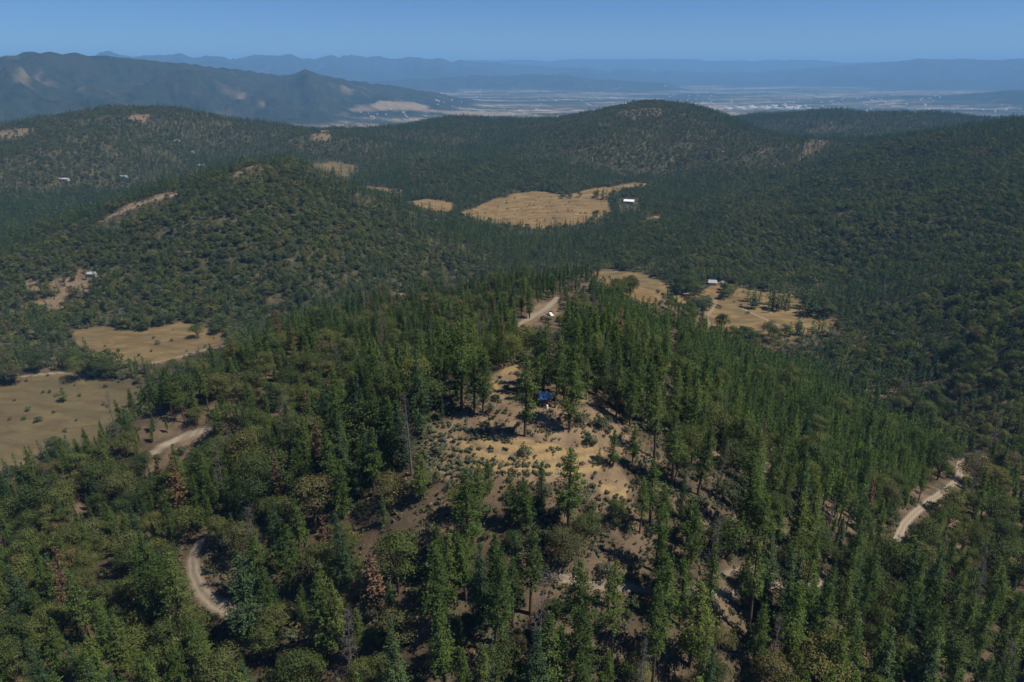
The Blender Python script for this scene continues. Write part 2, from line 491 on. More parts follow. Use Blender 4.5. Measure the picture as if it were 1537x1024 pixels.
class NT:
    def __init__(s, tree):
        s.t = tree

    def node(s, kind, **kw):
        n = s.t.nodes.new(kind)
        for k, v in kw.items():
            if k == 'ins':
                for a, b in v.items():
                    if isinstance(b, bpy.types.NodeSocket):
                        s.t.links.new(b, n.inputs[a])
                    else:
                        n.inputs[a].default_value = b
            else:
                setattr(n, k, v)
        return n

    def attr(s, name):
        return s.node("ShaderNodeAttribute", attribute_name=name).outputs['Fac']

    def mix(s, f, a, b, blend='MIX'):
        n = s.node("ShaderNodeMix", data_type='RGBA', blend_type=blend)
        for i, v in ((0, f), (6, a), (7, b)):
            if isinstance(v, bpy.types.NodeSocket):
                s.t.links.new(v, n.inputs[i])
            else:
                n.inputs[i].default_value = v if i == 0 else (*v, 1)
        return n.outputs[2]

    def math(s, op, a, b=0.0, c=None):
        n = s.node("ShaderNodeMath", operation=op)
        for i, v in enumerate((a, b) if c is None else (a, b, c)):
            if isinstance(v, bpy.types.NodeSocket):
                s.t.links.new(v, n.inputs[i])
            else:
                n.inputs[i].default_value = v
        return n.outputs[0]

    def noise(s, scale, detail=4, rough=0.55, vec=None, dist=0.0):
        n = s.node("ShaderNodeTexNoise", ins={'Scale': scale, 'Detail': detail, 'Roughness': rough, 'Distortion': dist})
        if vec is not None:
            s.t.links.new(vec, n.inputs['Vector'])
        return n.outputs[0]

    def ramp(s, fac, stops):
        n = s.node("ShaderNodeValToRGB")
        s.t.links.new(fac, n.inputs[0])
        e = n.color_ramp.elements
        while len(e) < len(stops):
            e.new(0.5)
        for el, (p, c) in zip(e, stops):
            el.position = p
            el.color = (*c, 1) if len(c) == 3 else c
        return n.outputs[0]


def ground_mat():
    m, t, out = new_mat("ground_material")
    N = NT(t)
    geo = N.node("ShaderNodeNewGeometry")
    P = geo.outputs['Position']
    big = N.noise(0.011, 4, .6, P)
    mid = N.noise(0.09, 5, .6, P)
    fine = N.noise(0.9, 4, .65, P)
    litter = N.ramp(mid, [(.30, (0.037, 0.029, 0.021)), (.46, (0.088, 0.063, 0.041)), (.60, (0.161, 0.112, 0.072)), (.8, (0.227, 0.158, 0.104))])
    litter = N.mix(N.math('MULTIPLY', fine, .55), litter, (.055, .050, .030))
    green = N.ramp(big, [(.42, (.0, .0, .0)), (.62, (1, 1, 1))])
    # open grass, golden or grey-brown by tone
    stretch = N.node("ShaderNodeMapping", ins={'Vector': P, 'Scale': (1.0, 2.6, 1.0)}).outputs[0]
    streak = N.noise(0.035, 6, .62, stretch, 0.6)
    gold = N.ramp(streak, [(.30, (0.129, 0.081, 0.032)), (.46, (0.196, 0.124, 0.050)), (.58, (0.267, 0.178, 0.073)), (.75, (0.329, 0.236, 0.104))])
    grey = N.ramp(streak, [(.30, (0.053, 0.044, 0.025)), (.46, (0.076, 0.064, 0.033)), (.56, (0.090, 0.081, 0.039)), (.72, (0.111, 0.098, 0.047))])
    tone = N.attr('tone')
    grass = N.mix(tone, grey, gold)
    grass = N.mix(N.math('MULTIPLY', N.ramp(N.noise(.02, 5, .65, stretch), [(.5, (0, 0, 0)), (.66, (1, 1, 1))]), .55), grass, (.085, .088, .040))
    grass = N.mix(N.math('MULTIPLY', N.ramp(N.noise(.045, 6, .7, P), [(.5, (0, 0, 0)), (.7, (1, 1, 1))]), .5), grass, (.10, .068, .042))
    grass = N.mix(N.math('MULTIPLY', fine, .35), grass, (.12, .09, .055))
    scrubby = N.ramp(mid, [(.35, (0.034, 0.036, 0.018)), (.55, (0.062, 0.059, 0.031)), (.72, (0.110, 0.087, 0.050))])
    litter = N.mix(N.attr('scrub'), litter, scrubby)
    c = N.mix(N.attr('meadow'), litter, grass)
    # openings in the wood: dry grass and bare pinkish soil
    soil = N.ramp(N.noise(0.16, 5, .62, P), [(.30, (0.083, 0.060, 0.039)), (.43, (0.160, 0.111, 0.072)), (.55, (0.217, 0.151, 0.089)), (.70, (0.268, 0.201, 0.126))])
    soil = N.mix(N.math('MULTIPLY', fine, .40), soil, (.11, .085, .055))
    c = N.mix(N.attr('opening'), c, soil)
    straw = N.mix(N.noise(1.1, 4, .65, stretch), (.19, .128, .058), (.40, .285, .13))
    c = N.mix(N.math('MULTIPLY', N.attr('gold'), .85), c, straw)
    road = N.mix(N.noise(.8, 4, .65, P), (.15, .118, .082), (.26, .205, .15))
    road = N.mix(N.math('MULTIPLY', N.attr('rut'), .75), road, (.33, .275, .205))
    c = N.mix(N.attr('road'), c, road)
    bump = N.node("ShaderNodeBump", ins={'Strength': .5, 'Distance': .6, 'Height': N.noise(.7, 5, .6, P)})
    b = N.node("ShaderNodeBsdfPrincipled", ins={'Base Color': c, 'Roughness': .95, 'Specular IOR Level': .1, 'Normal': bump.outputs[0]})
    t.links.new(b.outputs[0], out.inputs[0])
    return m


def far_mat():
    m, t, out = new_mat("far_land_material")
    N = NT(t)
    geo = N.node("ShaderNodeNewGeometry")
    P = geo.outputs['Position']
    wood = N.ramp(N.noise(0.012, 6, .75, P), [(.36, (0.007, 0.013, 0.008)), (.5, (0.019, 0.029, 0.016)), (.66, (0.041, 0.048, 0.027))])
    wood = N.mix(N.ramp(N.noise(.0045, 5, .7, P), [(.40, (0, 0, 0)), (.62, (.8, .8, .8))]), wood, (.036, .037, .022))
    bare = N.ramp(N.noise(0.0026, 6, .72, P), [(.56, (0, 0, 0)), (.74, (1, 1, 1))])
    hill = N.mix(N.math('MULTIPLY', bare, .6), wood, (.17, .125, .09))
    st = N.node("ShaderNodeMapping", ins={'Vector': P, 'Scale': (.4, 1.0, 1.0)}).outputs[0]
    f1 = N.noise(0.0011, 6, .68, st, .4)
    f2 = N.noise(0.006, 4, .7, P)
    plain = N.ramp(f1, [(.38, (0.019, 0.028, 0.018)), (.46, (0.047, 0.057, 0.032)), (.51, (0.136, 0.115, 0.072)), (.57, (0.306, 0.238, 0.160)), (.68, (0.425, 0.344, 0.248))])
    plain = N.mix(N.ramp(f2, [(.47, (0, 0, 0)), (.56, (.85, .85, .85))]), plain, (.030, .042, .026))
    c = N.mix(N.attr('plain'), hill, plain)
    field = N.ramp(N.noise(.004, 5, .65, P), [(.3, (0.196, 0.143, 0.086)), (.7, (0.364, 0.279, 0.178))])
    c = N.mix(N.attr('opening'), c, field)
    b = N.node("ShaderNodeBsdfPrincipled", ins={'Base Color': c, 'Roughness': 1.0, 'Specular IOR Level': 0.0})
    t.links.new(b.outputs[0], out.inputs[0])
    return m


def leaf_mat(name, stops, trans=.32, noise_mix=(.6, 1.25)):
    m, t, out = new_mat(name)
    N = NT(t)
    rnd = N.node("ShaderNodeObjectInfo").outputs['Random']
    c = N.ramp(rnd, stops)
    P = N.node("ShaderNodeNewGeometry").outputs['Position']
    v = N.ramp(N.noise(0.9, 2, .5, P), [(.3, (noise_mix[0],) * 3), (.7, (noise_mix[1],) * 3)])
    c = N.mix(1.0, c, v, 'MULTIPLY')
    st = N.ramp(N.noise(.021, 3, .6, P), [(.32, (.74, .80, .92)), (.5, (1, 1, 1)), (.68, (1.14, 1.10, .98))])
    c = N.mix(1.0, c, st, 'MULTIPLY')
    b = N.node("ShaderNodeBsdfPrincipled", ins={'Base Color': c, 'Roughness': .75, 'Specular IOR Level': .06})
    tr = N.node("ShaderNodeBsdfTranslucent", ins={'Color': N.mix(1.0, c, (1.15, 1.25, .55), 'MULTIPLY')})
    ms = N.node("ShaderNodeMixShader", ins={0: trans, 1: b.outputs[0], 2: tr.outputs[0]})
    t.links.new(ms.outputs[0], out.inputs[0])
    return m


def plain_mat(name, col, rough=.8, spec=.2, var=.25, scale=3.0, metal=0.0):
    m, t, out = new_mat(name)
    N = NT(t)
    P = N.node("ShaderNodeTexCoord").outputs['Object']
    n = N.noise(scale, 4, .6, P)
    c = N.mix(n, tuple(v * (1 - var) for v in col), tuple(min(1, v * (1 + var)) for v in col))
    b = N.node("ShaderNodeBsdfPrincipled", ins={'Base Color': c, 'Roughness': rough, 'Specular IOR Level': spec, 'Metallic': metal})
    t.links.new(b.outputs[0], out.inputs[0])
    return m


MAT_GROUND = ground_mat()
MAT_FAR = far_mat()
MAT_PINE = leaf_mat("pine_needles", [(0, (0.063, 0.099, 0.027)), (.35, (0.083, 0.131, 0.034)), (.7, (0.112, 0.160, 0.043)), (1, (0.141, 0.179, 0.051))])
MAT_FIR = leaf_mat("fir_needles", [(0, (0.041, 0.075, 0.035)), (.5, (0.057, 0.098, 0.041)), (1, (0.085, 0.128, 0.047))], .15)
MAT_YOUNG = leaf_mat("young_pine_needles", [(0, (0.069, 0.125, 0.028)), (.5, (0.090, 0.152, 0.037)), (1, (0.116, 0.177, 0.048))])
MAT_OAK = leaf_mat("oak_leaves", [(0, (0.060, 0.086, 0.034)), (.3, (0.088, 0.116, 0.039)), (.6, (0.118, 0.140, 0.047)), (.85, (0.148, 0.156, 0.055)), (1, (0.138, 0.118, 0.060))])
MAT_SCRUB = leaf_mat("scrub_leaves", [(0, (0.068, 0.086, 0.044)), (.4, (0.094, 0.112, 0.057)), (.8, (0.127, 0.138, 0.081)), (1, (0.156, 0.146, 0.086))], .15)
MAT_SAGE = leaf_mat("sage_leaves", [(0, (0.102, 0.126, 0.074)), (.5, (0.132, 0.156, 0.096)), (1, (0.180, 0.186, 0.120))], .1)
MAT_BROWN = leaf_mat("dead_needles", [(0, (.11, .060, .035)), (1, (.16, .095, .060))], .1)
MAT_BARK = plain_mat("bark", (.095, .068, .050), .95, .05, .4, 2.0)
MAT_SNAG = plain_mat("weathered_wood", (.135, .118, .108), .95, .05, .3, 2.0)


# ------------------------------------------------------------------ mesh helpers
def mesh_np(name, V, faces4=None, faces3=None, mats=(), mat_idx=None, smooth_sh=False):
    me = bpy.data.meshes.new(name)
    V = np.asarray(V, np.float32)
    loops, starts, n = [], [], 0
    for f, k in ((faces4, 4), (faces3, 3)):
        if f is not None and len(f):
            f = np.asarray(f, np.int32)
            starts.append(n + np.arange(len(f)) * k)
            loops.append(f.ravel())
            n += f.size
    lv = np.concatenate(loops).astype(np.int32)
    ls = np.concatenate(starts).astype(np.int32)
    me.vertices.add(len(V)); me.vertices.foreach_set('co', V.ravel())
    me.loops.add(len(lv)); me.loops.foreach_set('vertex_index', lv)
    me.polygons.add(len(ls)); me.polygons.foreach_set('loop_start', ls)
    for m in mats:
        me.materials.append(m)
    if mat_idx is not None:
        me.polygons.foreach_set('material_index', np.asarray(mat_idx, np.int32))
    if smooth_sh:
        me.polygons.foreach_set('use_smooth', np.ones(len(ls), bool))
    me.update(calc_edges=True)
    return me


def link(name, data, parent=None, label=None, cat=None, group=None, kind=None, loc=None):
    o = bpy.data.objects.new(name, data)
    COL.objects.link(o)
    if parent is not None:
        o.parent = parent
    if loc is not None:
        o.location = loc
    if label: o['label'] = label
    if cat: o['category'] = cat
    if group: o['group'] = group
    if kind: o['kind'] = kind
    return o


# ------------------------------------------------------------------ ground objects
na, nr = GX.shape
VID = np.arange(na * nr).reshape(na, nr)
Q = np.stack([VID[:-1, :-1], VID[1:, :-1], VID[1:, 1:], VID[:-1, 1:]], -1).reshape(-1, 4)
Q = Q[:, ::-1]                                     # normals up (azimuth runs clockwise)
GV = np.stack([GX, GY, GZ + CAMZ], -1).reshape(-1, 3)
fr = RR[:-1, :-1].ravel()
fmi = MI[:-1, :-1].ravel(); fri = RI[:-1, :-1].ravel()
fz = GZ[:-1, :-1].ravel(); faz = AZ[:-1, :-1].ravel()
PLAIN = (1 - smooth(FLOOR + 14, FLOOR + 55, GZ))
ATT = {'meadow': M_, 'tone': TONE, 'opening': OPN, 'road': RD, 'plain': PLAIN, 'gold': GOLD, 'rut': RUT, 'scrub': .9 * smooth(420, 800, RR) * (1 - smooth(.1, .6, OPN))}


def ground_piece(name, sel, mat, attrs, label, cat):
    f = Q[sel]
    if not len(f):
        return
    u, inv = np.unique(f, return_inverse=True)
    me = mesh_np(name, GV[u], faces4=inv.reshape(-1, 4), mats=[mat], smooth_sh=True)
    for a in attrs:
        at = me.attributes.new(a, 'FLOAT', 'POINT')
        at.data.foreach_set('value', ATT[a].ravel()[u].astype(np.float32))
    link(name, me, label=label, cat=cat, kind='structure')


FAR_R = 4000
near = fr < FAR_R
base_at = ('rut', 'gold', 'scrub', 'meadow', 'tone', 'opening', 'road')
is_road = near & (fri >= 0)
is_mead = near & (fmi >= 0) & ~is_road
ground_piece('ground', near & ~is_road & ~is_mead, MAT_GROUND, base_at, 'brown needle-littered soil and dry grass covering the hills under the forest', 'ground')
ROAD_TXT = ['pale dirt road bending around the left foot of the knoll', 'narrow dirt road crossing the slope below the terraces', 'dirt road climbing through dark trees on the far right flank',
            'short dirt track above the road beside the bare snag', 'wide dirt turnout shelf among pines above the lower left meadow', 'dirt road beside the white truck on the ridge top',
            'pale track climbing the shoulder of the left hill', 'dirt road along the top of the lower left meadow', 'dirt lane along the near edge of the upper left meadow',
            'straight track across the right hand meadow', 'curved track beside the shrubs in the right hand meadow', 'thin track right of the blue roofed shelter']
for k in range(len(ROADS)):
    ground_piece(ROADS[k][2].replace(' ', '_'), is_road & (fri == k), MAT_GROUND, base_at, ROAD_TXT[k], 'road')
MEAD_TXT = ['small golden meadow strip left of the big far meadow', 'broad golden meadow in the far middle valley beside the white barn', 'golden and green meadow with tracks in the valley right of the ridge',
            'dry oval meadow at the foot of the left hill', 'large brown meadow at the left edge with one lone conifer', 'pale field behind the top of the left hill',
            'pale green field beyond the left hill with trees around it', 'thin pale field strip at the foot of the wooded rise', 'reddish field strip just beyond the white barn', 'small tan field on the slope below the white barn']
for k in range(len(MEADOWS)):
    ground_piece('meadow' if 'meadow' in MEADOWS[k][2] else 'field', is_mead & (fmi == k), MAT_GROUND, base_at, MEAD_TXT[k], 'meadow' if 'meadow' in MEADOWS[k][2] else 'field')
hi = fz > FLOOR + 40
ground_piece('valley_floor', ~near & ~hi, MAT_FAR, ('opening', 'plain'), 'wide hazy valley floor with pale fields and dark tree belts', 'valley')
ground_piece('dark_mountain_range', ~near & hi & (fr < 13000) & (faz < .2), MAT_FAR, ('opening', 'plain'), 'long dark wooded mountain range sloping down from the left', 'mountains')
ground_piece('hills', ~near & hi & ((fr >= 13000) & (fr < 18500) | (fr < 13000) & (faz >= .2)), MAT_FAR, ('opening', 'plain'), 'low hazy hills on the far side of the valley', 'hills')
ground_piece('distant_mountains', ~near & hi & (fr >= 18500), MAT_FAR, ('opening', 'plain'), 'pale blue mountain ridges along the horizon', 'mountains')


# ------------------------------------------------------------------ tree meshes
def kites(C, A, Nn, L, Wd):
    """leaf-clump faces: centre, long axis, normal, length, width -> verts, quads"""
    A = A / (np.linalg.norm(A, axis=1, keepdims=True) + 1e-9)
    B = np.cross(Nn, A)
    B /= (np.linalg.norm(B, axis=1, keepdims=True) + 1e-9)
    U = np.cross(A, B)
    L, Wd = L[:, None], Wd[:, None]
    v = np.stack([C - A * L * .5, C + B * Wd * .5 + U * Wd * .12 - A * L * .05, C + A * L * .5 - U * L * .10, C - B * Wd * .5 + U * Wd * .12 - A * L * .05], 1).reshape(-1, 3)
    q = np.arange(len(v)).reshape(-1, 4)
    return v, q


def tube(pts, rad, sides=5):
    """tapered tube through points -> verts, quads"""
    pts = np.asarray(pts, float)
    V, Qd = [], []
    for i, p in enumerate(pts):
        d = pts[min(i + 1, len(pts) - 1)] - pts[max(i - 1, 0)]
        d /= np.linalg.norm(d) + 1e-9
        a = np.cross(d, (0.3, 1, 0.1) if abs(d[1]) < .8 else (1, .1, .2)); a /= np.linalg.norm(a)
        b = np.cross(d, a)
        for k in range(sides):
            t = 2 * math.pi * k / sides
            V.append(p + rad[i] * (math.cos(t) * a + math.sin(t) * b))
    for i in range(len(pts) - 1):
        for k in range(sides):
            k2 = (k + 1) % sides
            Qd.append((i * sides + k, i * sides + k2, (i + 1) * sides + k2, (i + 1) * sides + k))
    return np.array(V), np.array(Qd)


class Acc:
    def __init__(s):
        s.v, s.q, s.n = [], [], 0

    def add(s, v, q):
        s.v.append(v); s.q.append(q + s.n); s.n += len(v)

    def get(s):
        return np.concatenate(s.v), np.concatenate(s.q)


def pine_geo(seed, H=24, h0=7, wmax=3.4, dz=.62, nb=7, leaf=.52, power=.72, droop=.0, gap=.14, per=5, tuft=.50, lean=.0, twig=True):
    g = np.random.default_rng(seed)
    tr, cr = Acc(), Acc()
    bend = g.normal(0, .012 * H, 2) + lean
    ax = lambda z: np.array([bend[0] * (z / H) ** 2, bend[1] * (z / H) ** 2, z])
    zs = np.array([-.8, 0.2, H * .3, H * .6, H * .86, H])
    r0 = H * .0135
    tr.add(*tube([ax(max(z, 0)) + (0, 0, min(z, 0)) for z in zs], r0 * np.array([1.5, 1.15, .9, .6, .28, .05]), 6))
    C, A, NN, LL, WW = [], [], [], [], []
    z = h0
    while z < H - .3:
        s = (z - h0) / (H - h0)
        prof = (1 - s) ** power * (.45 + .55 * min(1, s * 3.5)) + .03
        wob = .82 + .3 * g.random()
        for k in range(nb):
            if g.random() < gap:
                continue
            th = g.random() * 2 * math.pi
            L = wmax * prof * wob * (.65 + .55 * g.random())
            el = -.25 - droop + 1.0 * s + g.normal(0, .12)
            d = np.array([math.cos(th) * math.cos(el), math.sin(th) * math.cos(el), math.sin(el)])
            p0 = ax(z + g.normal(0, .2))
            if twig and L > .9:
                tr.add(*tube([p0, p0 + d * L * .5 + (0, 0, -.05), p0 + d * L * .9], (.055, .04, .012), 3))
            m = max(1, int(L / tuft))
            for j in range(m):
                u = .25 + .78 * (j + g.random()) / m
                c = p0 + d * L * u + g.normal(0, .16, 3) + (0, 0, .12 * u * u * L)
                for _ in range(per):
                    C.append(c + g.normal(0, .27, 3))
                    A.append(d + g.normal(0, .55, 3))
                    NN.append(np.array([d[0] * .6, d[1] * .6, 1.0]) + g.normal(0, .42, 3))
                    LL.append(leaf * (.65 + .7 * g.random())); WW.append(leaf * .46 * (.6 + .7 * g.random()))
        z += dz * (.75 + .5 * g.random())
    for k in range(6):
        C.append(ax(H - .25 - .12 * k) + g.normal(0, .08, 3)); A.append(np.array([0, 0, 1.]) + g.normal(0, .3, 3)); NN.append(g.normal(0, 1, 3)); LL.append(leaf); WW.append(leaf * .4)
    cr.add(*kites(np.array(C), np.array(A), np.array(NN), np.array(LL), np.array(WW)))
    return tr.get(), cr.get()


def broad_geo(seed, H=10, Wd=8, lobes=9, n=340, leaf=.34, trunk=True, base=.28, squash=.8):
    g = np.random.default_rng(seed)
    tr, cr = Acc(), Acc()
    fork = np.array([g.normal(0, .2), g.normal(0, .2), H * base])
    if trunk:
        tr.add(*tube([(0, 0, -.6), (0, 0, .2), fork * (.6, .6, .6), fork], H * np.array([.032, .026, .021, .018]), 6))
    cz = H * (base + (1 - base) * .5)
    C, A, NN, LL, WW = [], [], [], [], []
    for k in range(lobes):
        th = 2 * math.pi * (k * .618 + g.random() * .2)
        rad = Wd * .5 * (.15 + .55 * math.sqrt((k + .5) / lobes)) * (.8 + .4 * g.random())
        zz = cz + H * (1 - base) * (.30 - .55 * (k / lobes) ** 1.3 + g.normal(0, .10))
        c = np.array([math.cos(th) * rad, math.sin(th) * rad, zz])
        R = Wd * (.20 + .10 * g.random())
        if trunk:
            mid = fork * .4 + c * .6 + (0, 0, -.4)
            tr.add(*tube([fork * .95, mid, c], H * np.array([.014, .009, .004]), 4))
        m = int(n * (R / (Wd * .25)) ** 2)
        d = g.normal(0, 1, (m, 3)); d /= np.linalg.norm(d, axis=1, keepdims=True)
        d[:, 2] = np.where(d[:, 2] < -.45, -d[:, 2] * .6, d[:, 2])
        rr = R * (.62 + .48 * g.random(m) ** .6)
        wob = 1 + .22 * np.sin(d[:, 0] * 7 + k) * np.cos(d[:, 1] * 6 + 2 * k)
        C.append(c + d * (rr * wob)[:, None] * (1, 1, squash))
        tang = np.cross(d, g.normal(0, 1, (m, 3)))
        A.append(tang); NN.append(d + g.normal(0, .45, (m, 3)) + (0, 0, .25))
        LL.append(leaf * (.6 + .8 * g.random(m))); WW.append(leaf * .75 * (.6 + .7 * g.random(m)))
    cr.add(*kites(*map(np.concatenate, (C, A, NN)), np.concatenate(LL), np.concatenate(WW)))
    return (tr.get() if trunk else None), cr.get()


def snag_geo(seed, H=18, w=2.6):
    g = np.random.default_rng(seed)
    tr, br = Acc(), Acc()
    bend = g.normal(0, .03 * H, 2)
    ax = lambda z: np.array([bend[0] * (z / H) ** 2, bend[1] * (z / H) ** 2, z])
    zs = np.array([0, .15, .4, .7, 1.0]) * H
    tr.add(*tube([ax(z) - (0, 0, .6 if z == 0 else 0) for z in zs], H * np.array([.015, .012, .009, .005, .001]), 6))
    z = H * .2
    while z < H * .97:
        s = (z / H - .2) / .8
        for k in range(g.integers(2, 5)):
            th = g.random() * 6.283
            L = w * (1 - s * .8) * (.45 + .7 * g.random())
            el = .05 + .6 * s + g.normal(0, .2)
            d = np.array([math.cos(th) * math.cos(el), math.sin(th) * math.cos(el), math.sin(el)])
            p0 = ax(z); p1 = p0 + d * L
            br.add(*tube([p0, (p0 + p1) / 2 + (0, 0, -.08), p1], (.05, .035, .014), 3))
            for j in range(5):
                u = .3 + .7 * g.random()
                q0 = p0 + d * L * u
                e = d * .6 + g.normal(0, .7, 3)
                br.add(*tube([q0, q0 + e * (.5 + .5 * g.random())], (.024, .008), 3))
        z += H * .035
    return tr.get(), br.get()


def as_mesh(name, geo, mat, smooth_sh=False):
    return mesh_np(name, geo[0], faces4=geo[1], mats=[mat], smooth_sh=smooth_sh)


def joined(name, parts):
    """one mesh from several (geo, material) pairs, for the uncountable woods"""
    V, Qd, mi, n = [], [], [], 0
    for k, (geo, _) in enumerate(parts):
        V.append(geo[0]); Qd.append(geo[1] + n); n += len(geo[0]); mi += [k] * len(geo[1])
    return mesh_np(name, np.concatenate(V), faces4=np.concatenate(Qd), mats=[m for _, m in parts], mat_idx=mi)


# detailed kinds: list of (trunk mesh, crown mesh, height, crown half width)
PINES = []
for s, kw in enumerate([
        dict(H=25, h0=7, wmax=3.8), dict(H=27, h0=9, wmax=3.6, gap=.25), dict(H=22, h0=3.5, wmax=4.0, power=.8),
        dict(H=24, h0=2.0, wmax=4.6, power=.95, droop=.15), dict(H=26, h0=11, wmax=3.5, gap=.3), dict(H=20, h0=3, wmax=3.7), dict(H=23, h0=6, wmax=3.6, gap=.32), dict(H=25, h0=4.5, wmax=4.2, power=.65)]):
    t_, c_ = pine_geo(100 + s, **kw)
    PINES.append((as_mesh("trunk_mesh", t_, MAT_BARK, True), as_mesh("crown_mesh", c_, MAT_FIR if s in (3,) else MAT_PINE), kw['H'], kw['wmax']))
OAKS = []
for s, kw in enumerate([dict(H=9, Wd=8.5), dict(H=11, Wd=8, lobes=11), dict(H=8, Wd=7, lobes=8), dict(H=10, Wd=9.5, lobes=12), dict(H=12, Wd=7.5, lobes=11, base=.3)]):
    t_, c_ = broad_geo(200 + s, **kw)
    OAKS.append((as_mesh("trunk_mesh", t_, MAT_BARK, True), as_mesh("crown_mesh", c_, MAT_OAK), kw['H'], kw['Wd'] / 2))
YOUNG = []
for s, kw in enumerate([dict(H=11, h0=.8, wmax=2.1, dz=.6), dict(H=9, h0=.6, wmax=1.9, dz=.6), dict(H=13, h0=1.2, wmax=2.2, dz=.65)]):
    t_, c_ = pine_geo(300 + s, power=.9, leaf=.5, gap=.1, per=3, tuft=.55, **kw)
    YOUNG.append((as_mesh("trunk_mesh", t_, MAT_BARK, True), as_mesh("crown_mesh", c_, MAT_YOUNG), kw['H'], kw['wmax']))
SHRUBS = []
for s, (kw, mt) in enumerate([(dict(H=2.2, Wd=3.2, lobes=6, n=90), MAT_SCRUB), (dict(H=1.6, Wd=2.4, lobes=5, n=90), MAT_SCRUB), (dict(H=2.8, Wd=3.4, lobes=7, n=90), MAT_SCRUB), (dict(H=1.2, Wd=2.2, lobes=5, n=90), MAT_SAGE), (dict(H=1.0, Wd=1.7, lobes=4, n=90), MAT_SAGE)]):
    _, c_ = broad_geo(400 + s, leaf=.30, trunk=False, base=-.05, **kw)
    SHRUBS.append((as_mesh("shrub_mesh", c_, mt), kw['H'], kw['Wd'] / 2))
SNAGS = []
for s in range(4):
    t_, b_ = snag_geo(500 + s, 17 + 2 * s, 2.4 + .2 * s)
    SNAGS.append((as_mesh("snag_trunk_mesh", t_, MAT_SNAG, True), as_mesh("snag_branch_mesh", b_, MAT_SNAG), 17 + 2 * s, 2.4))
BROWNS = []
for s in range(2):
    t_, c_ = pine_geo(600 + s, H=20, h0=5, wmax=2.6, gap=.45, per=2, leaf=.8)
    BROWNS.append((as_mesh("trunk_mesh", t_, MAT_BARK, True), as_mesh("crown_mesh", c_, MAT_BROWN), 20, 2.6))

